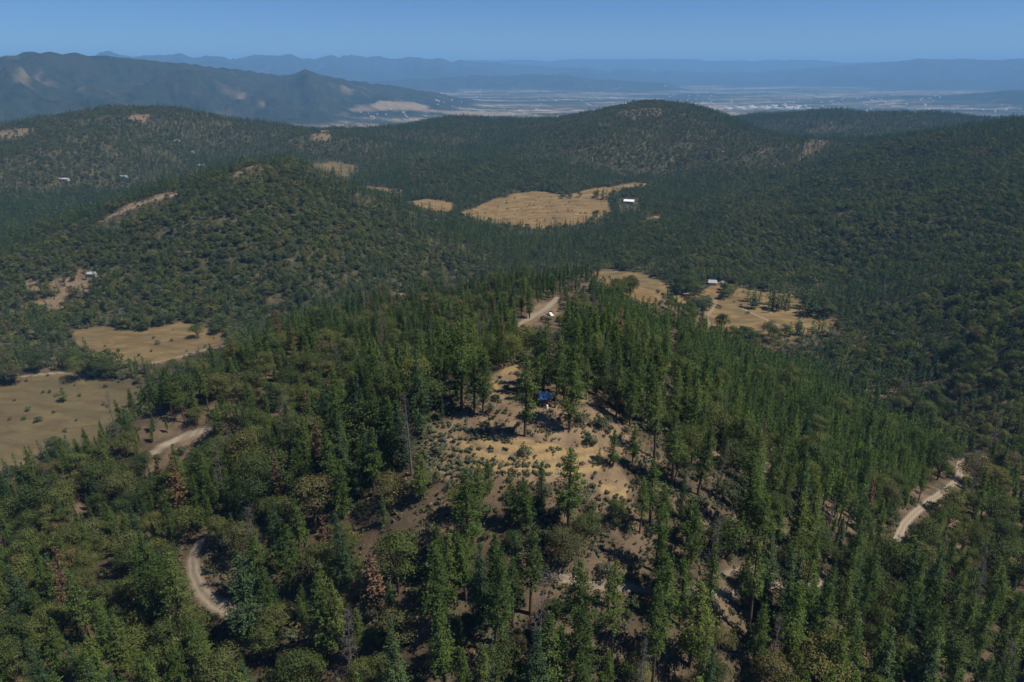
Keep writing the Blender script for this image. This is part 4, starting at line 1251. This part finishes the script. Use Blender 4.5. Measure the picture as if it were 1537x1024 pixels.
for kd, name, cat, group, noun, table in ((0, 'pine_tree', 'pine tree', 'pine trees around the knoll', 'pine', PINES), (1, 'oak_tree', 'oak tree', 'round leafy trees around the knoll', 'leafy tree', OAKS), (2, 'young_pine', 'young pine', 'young pines of the plantation', 'young pine', YOUNG)):
    idx = PICK[kd]
    t = T[kd]

    def adj(q, t=t, idx=idx, kd=kd, table=table):
        i = idx[q]
        h = table[t['v'][i]][2] * t['s'][i]
        if kd == 0:
            a = 'tall' if h > 25 else 'middling' if h > 19 else 'short'
            b = {0: 'bare trunked pine', 1: 'thin crowned pine', 2: 'full crowned pine', 3: 'dark dense fir', 4: 'high crowned pine', 5: 'bushy pine', 6: 'ragged pine', 7: 'broad pine'}[int(t['v'][i])]
        elif kd == 1:
            a = 'large' if h > 11 else 'middling' if h > 8 else 'small'
            b = 'round leafy tree'
        else:
            a = 'tall' if h > 11 else 'small'
            b = 'bright green young pine'
        return f"{a} {b}"
    lab = labels_for(kd, idx, adj, noun)
    for q, i in enumerate(idx):
        tm, cm, hh, ww = table[t['v'][i]]
        place_tree(name, cat, group, lab[q], (('trunk', tm), ('crown', cm)), t, i)

idx = PICK[4]; t = T[4]
lab = labels_for(4, idx, lambda q: 'bare grey dead tree' if t['v'][idx[q]] < len(SNAGS) else 'rust brown dead pine', 'dead tree')
for q, i in enumerate(idx):
    v = t['v'][i]
    if v < len(SNAGS):
        place_tree('dead_tree', 'dead tree', 'dead trees among the forest', lab[q], (('trunk', SNAGS[v][0]), ('crown', SNAGS[v][1])), t, i)
    else:
        place_tree('dead_tree', 'dead tree', 'dead trees among the forest', lab[q], (('trunk', BROWNS[v - len(SNAGS)][0]), ('crown', BROWNS[v - len(SNAGS)][1])), t, i)
idx = PICK[3]; t = T[3]
lab = labels_for(3, idx, lambda q: 'low grey green bush' if t['v'][idx[q]] > 2 else 'rounded olive shrub', 'bush')
for q, i in enumerate(idx):
    o = link('shrub', SHRUBS[t['v'][i]][0], label=lab[q], cat='shrub', group='shrubs on the open slopes')
    s = float(t['s'][i])
    o.location = (float(t['x'][i]), float(t['y'][i]), float(t['z'][i]) + CAMZ)
    o.rotation_euler = (0, 0, float(t['rot'][i])); o.scale = (s, s, s)

# low tufts of sage and dry weeds over the open ground
def tufts():
    n = 60000
    a = RNG.uniform(-.62, .62, n); r = np.sqrt(RNG.uniform(95 ** 2, 265 ** 2, n))
    x, y = r * np.sin(a), r * np.cos(a)
    _, _, _, o_, q_, _ = masks(x, y)
    cl = fbm(x / 9, y / 9, 411, 3)
    gold = gsample(GOLD, x, y)
    tph = gsample(TPH, x, y)
    interr = gsample(_sel.astype(float), x, y) > .5
    row = np.where(interr, np.where(np.abs(tph - .5) < .18, .8, .12), 1)
    k = (RNG.random(n) < np.clip((.42 + 1.3 * cl) * row, .04, 1) * (1 - .75 * gold)) & (q_ < .1)
    x, y = x[k], y[k]
    return x, y, ground(x, y), RNG.uniform(.5, 1.5, len(x)), RNG.integers(0, 4, len(x)), RNG.uniform(0, 6.28, len(x))


# ------------------------------------------------------------------ the rest of the woods: one object per kind
def scatter(name, label, cat, protos, x, y, z, s, v, rot, sxy=None):
    src = bpy.data.collections.new(name + "_source")
    for k, me in enumerate(protos):
        src.objects.link(bpy.data.objects.new(f"{name}_{k:02d}", me))
    n = len(x)
    me = bpy.data.meshes.new(name)
    me.vertices.add(n)
    me.vertices.foreach_set('co', np.stack([x, y, z + CAMZ], 1).astype(np.float32).ravel())
    sxy = s if sxy is None else sxy
    a = me.attributes.new('inst_scale', 'FLOAT_VECTOR', 'POINT'); a.data.foreach_set('vector', np.stack([sxy * RNG.uniform(.93, 1.08, n), sxy * RNG.uniform(.93, 1.08, n), s], 1).astype(np.float32).ravel())
    a = me.attributes.new('inst_rot', 'FLOAT_VECTOR', 'POINT'); a.data.foreach_set('vector', np.stack([RNG.normal(0, .03, n), RNG.normal(0, .03, n), rot], 1).astype(np.float32).ravel())
    a = me.attributes.new('inst_kind', 'INT', 'POINT'); a.data.foreach_set('value', v.astype(np.int32))
    o = link(name, me, label=label, cat=cat, kind='stuff')
    ng = bpy.data.node_groups.new(name, 'GeometryNodeTree')
    ng.interface.new_socket('Geometry', in_out='INPUT', socket_type='NodeSocketGeometry')
    ng.interface.new_socket('Geometry', in_out='OUTPUT', socket_type='NodeSocketGeometry')
    N = ng.nodes
    gi, go = N.new('NodeGroupInput'), N.new('NodeGroupOutput')
    ci = N.new('GeometryNodeCollectionInfo'); ci.inputs['Collection'].default_value = src
    ci.inputs['Separate Children'].default_value = True; ci.inputs['Reset Children'].default_value = True
    ip = N.new('GeometryNodeInstanceOnPoints'); ip.inputs['Pick Instance'].default_value = True

    def at(nm, ty):
        q = N.new('GeometryNodeInputNamedAttribute'); q.data_type = ty; q.inputs['Name'].default_value = nm
        return q.outputs['Attribute']
    L = ng.links.new
    L(gi.outputs[0], ip.inputs['Points']); L(ci.outputs[0], ip.inputs['Instance'])
    L(at('inst_kind', 'INT'), ip.inputs['Instance Index']); L(at('inst_scale', 'FLOAT_VECTOR'), ip.inputs['Scale'])
    er = N.new('FunctionNodeEulerToRotation'); L(at('inst_rot', 'FLOAT_VECTOR'), er.inputs[0]); L(er.outputs[0], ip.inputs['Rotation'])
    L(ip.outputs[0], go.inputs[0])
    o.modifiers.new('instances', 'NODES').node_group = ng
    return o


def far_pine(seed, H, w, mat, **kw):
    t_, c_ = pine_geo(seed, H=H, h0=H * kw.pop('low', .15), wmax=w, dz=1.4, nb=6, leaf=1.7, per=1, tuft=.85, twig=False, **kw)
    return joined("far_conifer_mesh", [(t_, MAT_BARK), (c_, mat)])


def far_oak(seed, H, w, mat=None):
    t_, c_ = broad_geo(seed, H=H, Wd=w, lobes=8, n=100, leaf=.68, base=.15)
    return joined("far_oak_mesh", [(t_, MAT_BARK), (c_, mat or MAT_OAK)])


mid_pines = [joined("pine_mesh", [(pine_geo(100 + s, **kw)[0], MAT_BARK), (pine_geo(100 + s, **kw)[1], m_)]) for s, (kw, m_) in enumerate([
    (dict(H=24, h0=6, wmax=3.8, leaf=.75, per=3), MAT_PINE), (dict(H=24, h0=4, wmax=3.7, leaf=.75, per=3, gap=.2), MAT_PINE), (dict(H=24, h0=2.5, wmax=4.3, leaf=.75, per=3, power=.9, droop=.1), MAT_FIR), (dict(H=23, h0=3, wmax=3.8, leaf=.75, per=3), MAT_PINE)])]
far_pines = [far_pine(700, 22, 4.6, MAT_FIR), far_pine(701, 23, 4.2, MAT_FIR, power=.9), far_pine(702, 20, 4.8, MAT_FIR, low=.1), far_pine(703, 21, 4.5, MAT_PINE)]
far_oaks = [far_oak(710, 8.5, 8.5), far_oak(711, 9.5, 8.0), far_oak(712, 7.5, 8.0), far_oak(713, 7, 7.5, MAT_SCRUB)]


def rest(kd):
    keepm = np.ones(len(T[kd]['x']), bool)
    keepm[PICK[kd]] = False
    return {k: v[keepm] for k, v in T[kd].items()}


t = rest(0); r_ = np.hypot(t['x'], t['y'])
v = np.where(r_ < 520, t['v'] % 4, 4 + t['v'] % 4)
v = np.where((r_ > 520) & (r_ < 560) & (v == 7), 4, v)
scatter('conifer_forest', 'dark green conifer forest filling the valleys and slopes around the knoll', 'forest', mid_pines + far_pines, t['x'], t['y'], t['z'], t['s'], v, t['rot'], t['s'] * t['w'])
t = rest(1); r_ = np.hypot(t['x'], t['y'])
near_oaks = [joined("oak_mesh", [(broad_geo(200 + s, **kw)[0], MAT_BARK), (broad_geo(200 + s, **kw)[1], MAT_OAK)]) for s, kw in enumerate([dict(H=9, Wd=8.5), dict(H=11, Wd=8, lobes=11), dict(H=8, Wd=7, lobes=8)])]
v = np.where(r_ < 480, t['v'] % 3, 3 + t['v'] % 4)
scatter('oak_woodland', 'olive oak and brush woodland covering the rounded hills', 'woodland', near_oaks + far_oaks, t['x'], t['y'], t['z'], t['s'], v, t['rot'], t['s'] * t['w'])
t = rest(2)
if len(t['x']):
    scatter('young_conifer_plantation', 'close set young conifers of the plantation on the right flank of the knoll', 'plantation', [joined("young_pine_mesh", [(pine_geo(300 + s, power=.9, leaf=.8, gap=.1, per=1, tuft=.5, **kw)[0], MAT_BARK), (pine_geo(300 + s, power=.9, leaf=.95, gap=.1, per=1, tuft=.5, **kw)[1], MAT_YOUNG)]) for s, kw in enumerate([dict(H=11, h0=.8, wmax=2.1, dz=.7), dict(H=9, h0=.6, wmax=1.9, dz=.7), dict(H=13, h0=1.2, wmax=2.2, dz=.75)])], t['x'], t['y'], t['z'], t['s'], t['v'], t['rot'])
t = rest(3)
scatter('undergrowth', 'low brush and bushes growing between the trees', 'brush', [s[0] for s in SHRUBS], t['x'], t['y'], t['z'], t['s'], t['v'], t['rot'])
tuft_m = [as_mesh("tuft_mesh", broad_geo(800 + k, H=.55, Wd=.9, lobes=3, n=26, leaf=.24, trunk=False, base=-.05)[1], m_) for k, m_ in enumerate((MAT_SAGE, MAT_SAGE, MAT_SCRUB, leaf_mat("dry_weeds", [(0, (.22, .16, .08)), (1, (.34, .26, .13))], .1)))]
tx, ty, tz, ts, tv_, tr0 = tufts()
scatter('ground_cover', 'low sage tufts and dry weeds over the open ground of the knoll', 'ground cover', tuft_m, tx, ty, tz, ts, tv_, tr0)
t = rest(4)
if len(t['x']):
    snag_m = [joined("dead_tree_mesh", [(snag_geo(500 + s, 17 + 2 * s, 2.4 + .2 * s)[0], MAT_SNAG), (snag_geo(500 + s, 17 + 2 * s, 2.4 + .2 * s)[1], MAT_SNAG)]) for s in range(4)]
    scatter('dead_wood', 'grey dead trees showing here and there through the forest', 'dead trees', snag_m, t['x'], t['y'], t['z'], t['s'], t['v'] % 4, t['rot'])

# ------------------------------------------------------------------ buildings, truck and shelter
MAT_WHITE = plain_mat("white_paint", (.75, .75, .74), .5, .4, .06)
MAT_ROOFW = plain_mat("white_metal_roof", (.34, .35, .36), .4, .5, .06)
MAT_BARNROOF = plain_mat("bright_metal_roof", (.80, .81, .82), .4, .5, .05)
MAT_GREYROOF = plain_mat("grey_shingles", (.22, .22, .23), .85, .1, .2)
MAT_BLUEROOF = plain_mat("blue_grey_roof", (.25, .34, .44), .6, .2, .15)
MAT_TARP, _t, _o = new_mat("blue_tarp")
_N = NT(_t)
_c = _N.ramp(_N.noise(1.1, 4, .7, _N.node("ShaderNodeTexCoord").outputs['Object']), [(.34, (.05, .13, .23)), (.46, (.13, .27, .42)), (.54, (.42, .53, .64)), (.62, (.70, .73, .77))])
_b = _N.node("ShaderNodeBsdfPrincipled", ins={'Base Color': _c, 'Roughness': .5})
_t.links.new(_b.outputs[0], _o.inputs[0])
MAT_WOOD = plain_mat("timber", (.22, .15, .10), .9, .1, .3)
MAT_WALL = plain_mat("tan_siding", (.38, .33, .27), .85, .1, .12)
MAT_DARK = plain_mat("dark_glass", (.02, .025, .03), .15, .5, .1)
MAT_TYRE = plain_mat("tyre_rubber", (.025, .025, .025), .9, .1, .1)
MAT_LAMP = plain_mat("headlamp_glass", (.6, .6, .58), .2, .5, .05)


def boxes(rows):
    """(x0, x1, y0, y1, z0, z1) boxes as one bevelled shape"""
    import bmesh
    bm = bmesh.new()
    for x0, x1, y0, y1, z0, z1 in rows:
        r = bmesh.ops.create_cube(bm, size=1)
        for v in r['verts']:
            v.co = Vector(((x0 + x1) / 2 + v.co.x * (x1 - x0), (y0 + y1) / 2 + v.co.y * (y1 - y0), (z0 + z1) / 2 + v.co.z * (z1 - z0)))
    return bm


def bm_mesh(name, bm, mat, bevel=0.0):
    import bmesh
    if bevel:
        bmesh.ops.bevel(bm, geom=list(bm.edges), offset=bevel, segments=2, affect='EDGES', profile=.6)
    me = bpy.data.meshes.new(name)
    bm.to_mesh(me); bm.free()
    me.materials.append(mat)
    return me


def prism(profile, y0, y1):
    """outline in x-z carried along y"""
    n = len(profile)
    v = [(x, y0, z) for x, z in profile] + [(x, y1, z) for x, z in profile]
    import bmesh
    bm = bmesh.new()
    vs = [bm.verts.new(p) for p in v]
    bm.faces.new(vs[:n]); bm.faces.new(vs[n:][::-1])
    for i in range(n):
        j = (i + 1) % n
        bm.faces.new((vs[j], vs[i], vs[n + i], vs[n + j]))
    bmesh.ops.recalc_face_normals(bm, faces=bm.faces)
    return bm


def spot(px, py):
    x, y = hit([px], [py])
    return float(x[0]), float(y[0]), float(ground(x, y)[0]) + CAMZ


def gable_house(name, label, cat, px, py, L, Wd, h, rise, rz, wall_m, roof_m, doors=1, windows=3, chimney=False, group=None):
    root = link(name, None, label=label, cat=cat, group=group, loc=spot(px, py))
    root.rotation_euler = (0, 0, rz)
    a, b = L / 2, Wd / 2
    link('wall', bm_mesh('wall', prism([(-b, -1.2), (b, -1.2), (b, h), (0, h + rise), (-b, h)], -a, a), wall_m), root)
    e, t = .5, .16
    sl = rise / b
    bm = prism([(0, h + rise + .03), (b + e, h - e * sl + .03), (b + e, h - e * sl + .03 + t), (0, h + rise + .03 + t * 1.2), (-b - e, h - e * sl + .03 + t), (-b - e, h - e * sl + .03)], -a - e, a + e)
    roof = link('roof', bm_mesh('roof', bm, roof_m), root)
    if chimney:
        link('chimney', bm_mesh('chimney', boxes([(.4, 1.1, -a * .4, -a * .4 + .8, h + rise * .6, h + rise + 1.0)]), MAT_GREYROOF, .03), roof)
    for s in (-1, 1):
        x0, x1 = (s * b - .02, s * b + .06) if s > 0 else (-b - .06, -b + .02)
        for k in range(windows):
            yc = -a + L * (k + .7) / (windows + .4)
            fr_ = link('window', bm_mesh('window', boxes([(x0, x1, yc - .6, yc + .6, 1.0, 2.1)]), MAT_WHITE, .015), root)
            link('pane', bm_mesh('pane', boxes([(x0 - (.02 if s < 0 else -.02), x1 + (.02 if s > 0 else -.02), yc - .5, yc + .5, 1.1, 2.0)]), MAT_DARK), fr_)
    for k in range(doors):
        xc = -b + Wd * (k + 1) / (doors + 1)
        w2 = .5 if cat != 'barn' else 1.5
        link('door', bm_mesh('door', boxes([(xc - w2, xc + w2, -a - .06, -a + .02, 0, min(h - .2, 2.1 if cat != 'barn' else 3.2))]), MAT_WOOD, .015), root)
    return root


gable_house('barn', 'white roofed barn at the right end of the far golden meadow', 'barn', 944, 305, 19, 10, 4.2, 2.8, math.radians(72), MAT_WALL, MAT_BARNROOF, 1, 4)
gable_house('house', 'white roofed farmhouse under dark firs above the right hand meadow', 'house', 1069, 427, 9, 7, 3.0, 2.4, math.radians(80), MAT_WALL, MAT_ROOFW, 1, 3, True)
gable_house('shed', 'little pale shed left of the white roofed farmhouse', 'shed', 1045, 421, 4.5, 3.2, 2.3, 1.0, math.radians(70), MAT_WALL, MAT_ROOFW, 1, 1)
gable_house('shed', 'tiny white shed right of the white roofed farmhouse', 'shed', 1085, 426, 3.5, 2.6, 2.2, .9, math.radians(30), MAT_WHITE, MAT_ROOFW, 1, 1)
gable_house('house', 'small white roofed house among oaks on the left hill', 'house', 139, 414, 9, 6, 2.8, 1.6, math.radians(85), MAT_WALL, MAT_ROOFW, 1, 2)
gable_house('house', 'long pale house in a clearing on the far left slope', 'house', 97, 271, 20, 9, 3.2, 2.2, math.radians(85), MAT_WALL, MAT_ROOFW, 1, 4)
gable_house('house', 'bluish house among conifers behind the left hill', 'house', 93, 329, 12, 9, 4.2, 2.6, math.radians(60), MAT_WALL, MAT_BLUEROOF, 1, 3)
gable_house('house', 'bright white house high on the far left wooded slope', 'house', 289, 231, 9, 9, 5.5, 2.5, math.radians(20), MAT_WHITE, MAT_ROOFW, 1, 2)
gable_house('house', 'pale house in trees near the upper middle of the far left slope', 'house', 266, 213, 12, 8, 3.2, 2.2, math.radians(80), MAT_WALL, MAT_ROOFW, 1, 3)
gable_house('house', 'grey house in a small gap low on the far left slope', 'house', 186, 267, 15, 9, 3.2, 2.2, math.radians(85), MAT_WALL, MAT_BLUEROOF, 1, 3)
gable_house('house', 'row shaped pale house low on the far left slope near the field', 'house', 300, 250, 22, 8, 3, 2.0, math.radians(88), MAT_WALL, MAT_ROOFW, 1, 4)

# white pickup truck on the ridge top
tr_ = link('pickup_truck', None, label='white pickup truck parked in the dirt clearing on the ridge top', cat='truck', loc=spot(826, 474))
tr_.rotation_euler = (0, 0, math.radians(-62))
tr_.scale = (1.0, 1.0, 1.0)
body = prism([(-2.7, .45), (2.65, .45), (2.75, .95), (1.35, 1.08), (.9, 1.10), (-.85, 1.10), (-2.7, 1.10)], -.95, .95)
link('body', bm_mesh('body', body, MAT_WHITE, .04), tr_)
link('cab', bm_mesh('cab', prism([(-.85, 1.1), (1.2, 1.1), (.55, 1.78), (-.7, 1.80)], -.85, .85), MAT_WHITE, .05), tr_)
link('bed', bm_mesh('bed', boxes([(-2.55, -1.0, -.8, .8, 1.095, 1.115)]), MAT_DARK), tr_)
link('windscreen', bm_mesh('windscreen', prism([(1.13, 1.20), (1.17, 1.20), (.68, 1.72), (.62, 1.72)], -.72, .72), MAT_DARK), tr_)
for sgn in (-1, 1):
    link('side_window', bm_mesh('side_window', prism([(-.6, 1.22), (.85, 1.22), (.45, 1.68), (-.55, 1.68)], sgn * .86 - .012, sgn * .86 + .012), MAT_DARK), tr_)
    link('headlight', bm_mesh('headlight', boxes([(2.66, 2.76, sgn * .7 - .18, sgn * .7 + .18, .72, .90)]), MAT_LAMP, .02), tr_)
    for xx in (-1.75, 1.75):
        tv, tq = tube([(0, -.12, 0), (0, .12, 0)], [.40, .40], 18)
        import bmesh
        bm = bmesh.new()
        bmesh.ops.create_cone(bm, cap_ends=True, segments=20, radius1=.40, radius2=.40, depth=.26)
        wh = link('wheel', bm_mesh('wheel', bm, MAT_TYRE, .03), tr_, loc=(xx, sgn * .86, .40))
        wh.rotation_euler = (math.pi / 2, 0, 0)
        bm = bmesh.new()
        bmesh.ops.create_cone(bm, cap_ends=True, segments=16, radius1=.22, radius2=.20, depth=.29)
        link('rim', bm_mesh('rim', bm, MAT_LAMP), wh)

# blue roofed shelter between the tall pines on the knoll
sh = link('shelter', None, label='blue tarp roofed timber shelter between tall pines on top of the knoll', cat='shelter', loc=spot(818, 606))
sh.rotation_euler = (0, 0, math.radians(8))
sh.scale = (.82, .82, .9)
HS = 3.0
for (xx, yy) in ((-1.9, -1.4), (1.9, -1.4), (-1.9, 1.4), (1.9, 1.4)):
    link('post', bm_mesh('post', boxes([(xx - .08, xx + .08, yy - .08, yy + .08, -.6, HS + (.5 if yy > 0 else 0))]), MAT_WOOD, .01), sh)
gx, gy = np.meshgrid(np.linspace(-2.3, 2.3, 24), np.linspace(-1.8, 1.8, 18), indexing='ij')
gz = HS + .30 + gy * .18 - .10 * np.cos(gx * 2.0) * np.cos(gy * 1.7) + .22 * fbm(gx * 1.3, gy * 1.6, 900, 3)
edge = np.maximum(np.abs(gx) / 2.3, np.abs(gy) / 1.8)
gz = gz - .55 * np.clip(edge - .86, 0, 1) / .14 * .8
tv = np.stack([gx, gy, gz], -1).reshape(-1, 3)
ti = np.arange(24 * 18).reshape(24, 18)
tq = np.stack([ti[:-1, :-1], ti[1:, :-1], ti[1:, 1:], ti[:-1, 1:]], -1).reshape(-1, 4)
tv2 = np.concatenate([tv, tv - (0, 0, .02)]); tq2 = np.concatenate([tq, tq[:, ::-1] + len(tv)])
link('roof', mesh_np('roof', tv2, faces4=tq2, mats=[MAT_TARP], smooth_sh=True), sh)
link('deck', bm_mesh('deck', boxes([(-2.1, 2.1, -1.6, 1.6, .25, .37)]), MAT_WOOD, .01), sh)
link('screen', bm_mesh('screen', boxes([(-1.8, 1.2, 1.42, 1.46, .6, 2.6)]), MAT_WHITE), sh, label='white sheet hung along the back of the shelter')
link('railing', bm_mesh('railing', boxes([(-1.9, 1.9, -1.46, -1.42, 1.0, 1.08), (-1.9, 1.9, -1.46, -1.42, .62, .68)]), MAT_WOOD), sh)
bk = link('barrel', None, label='white water barrel standing in front of the blue roofed shelter', cat='barrel', loc=spot(821, 613))
import bmesh
bm = bmesh.new(); bmesh.ops.create_cone(bm, cap_ends=True, segments=18, radius1=.34, radius2=.34, depth=1.0); bmesh.ops.translate(bm, verts=bm.verts, vec=(0, 0, .48))
link('drum', bm_mesh('drum', bm, MAT_WHITE, .04), bk)
bm = bmesh.new(); bmesh.ops.create_cone(bm, cap_ends=True, segments=18, radius1=.30, radius2=.28, depth=.08); bmesh.ops.translate(bm, verts=bm.verts, vec=(0, 0, 1.02))
link('lid', bm_mesh('lid', bm, MAT_LAMP), bk)

# the town and works far out on the valley floor: pale roofs nobody could count
tb = []
g = np.random.default_rng(55)
for (xa, xb, ya, yb, n, wmin, wmax) in [(1085, 1215, 159, 164, 42, 30, 95), (1000, 1420, 138, 158, 70, 14, 42), (880, 1080, 128, 160, 45, 14, 40), (560, 830, 160, 176, 26, 9, 18), (640, 900, 130, 160, 40, 12, 32), (1180, 1537, 158, 170, 28, 14, 38), (520, 620, 164, 180, 12, 9, 16)]:
    ux, uy = g.uniform(xa, xb, n), g.uniform(ya, yb, n)
    X_, Y_ = hit(ux, uy)
    Z_ = ground(X_, Y_)
    for x, y, z in zip(X_, Y_, Z_):
        if math.hypot(x, y) < 6000 or math.hypot(x, y) > 17000:
            continue
        w_, l_, h_ = g.uniform(wmin, wmax), g.uniform(wmin, wmax) * .6, g.uniform(6, 11)
        tb.append((x - w_ / 2, x + w_ / 2, y - l_ / 2, y + l_ / 2, z + CAMZ - 6, z + CAMZ + h_))
V, Qd = [], []
for k, (xa, xb, ya, yb, za, zb) in enumerate(tb):
    zr = zb + (yb - ya) * .12
    ym = (ya + yb) / 2
    o = len(V)
    V += [(xa, ya, za), (xb, ya, za), (xb, yb, za), (xa, yb, za), (xa, ya, zb), (xb, ya, zb), (xb, yb, zb), (xa, yb, zb), (xa, ym, zr), (xb, ym, zr)]
    Qd += [(o, o + 1, o + 5, o + 4), (o + 2, o + 3, o + 7, o + 6), (o + 4, o + 5, o + 9, o + 8), (o + 8, o + 9, o + 6, o + 7), (o, o + 4, o + 7, o + 3), (o + 1, o + 2, o + 6, o + 5)]
if tb:
    link('town', mesh_np('town', V, faces4=Qd, mats=[plain_mat("pale_roofs", (.40, .39, .385), .7, .2, .3, .02)]), label='pale rooftops of a town scattered over the hazy valley floor', cat='town', kind='stuff')

# ------------------------------------------------------------------ haze
mh, th, oh = new_mat("haze_material")
pv = th.nodes.new("ShaderNodeVolumePrincipled")
pv.inputs['Color'].default_value = (.28, .59, 1.0, 1)
pv.inputs['Density'].default_value = 5.7e-5
pv.inputs['Anisotropy'].default_value = .0
th.links.new(pv.outputs[0], oh.inputs['Volume'])
x0, x1, y0, y1, z0, z1 = -75000, 75000, -3000, 70000, float(GZ.min() + CAMZ - 1.5), float(GZ.max() + CAMZ + 40)
hv = [(x, y, z) for z in (z0, z1) for x, y in ((x0, y0), (x1, y0), (x1, y1), (x0, y1))]
hf = [(3, 2, 1, 0), (4, 5, 6, 7), (0, 1, 5, 4), (1, 2, 6, 5), (2, 3, 7, 6), (3, 0, 4, 7)]
link('haze', mesh_np("haze", hv, faces4=hf, mats=[mh]), label='pale blue summer haze thickening towards the far mountains', cat='haze', kind='stuff')
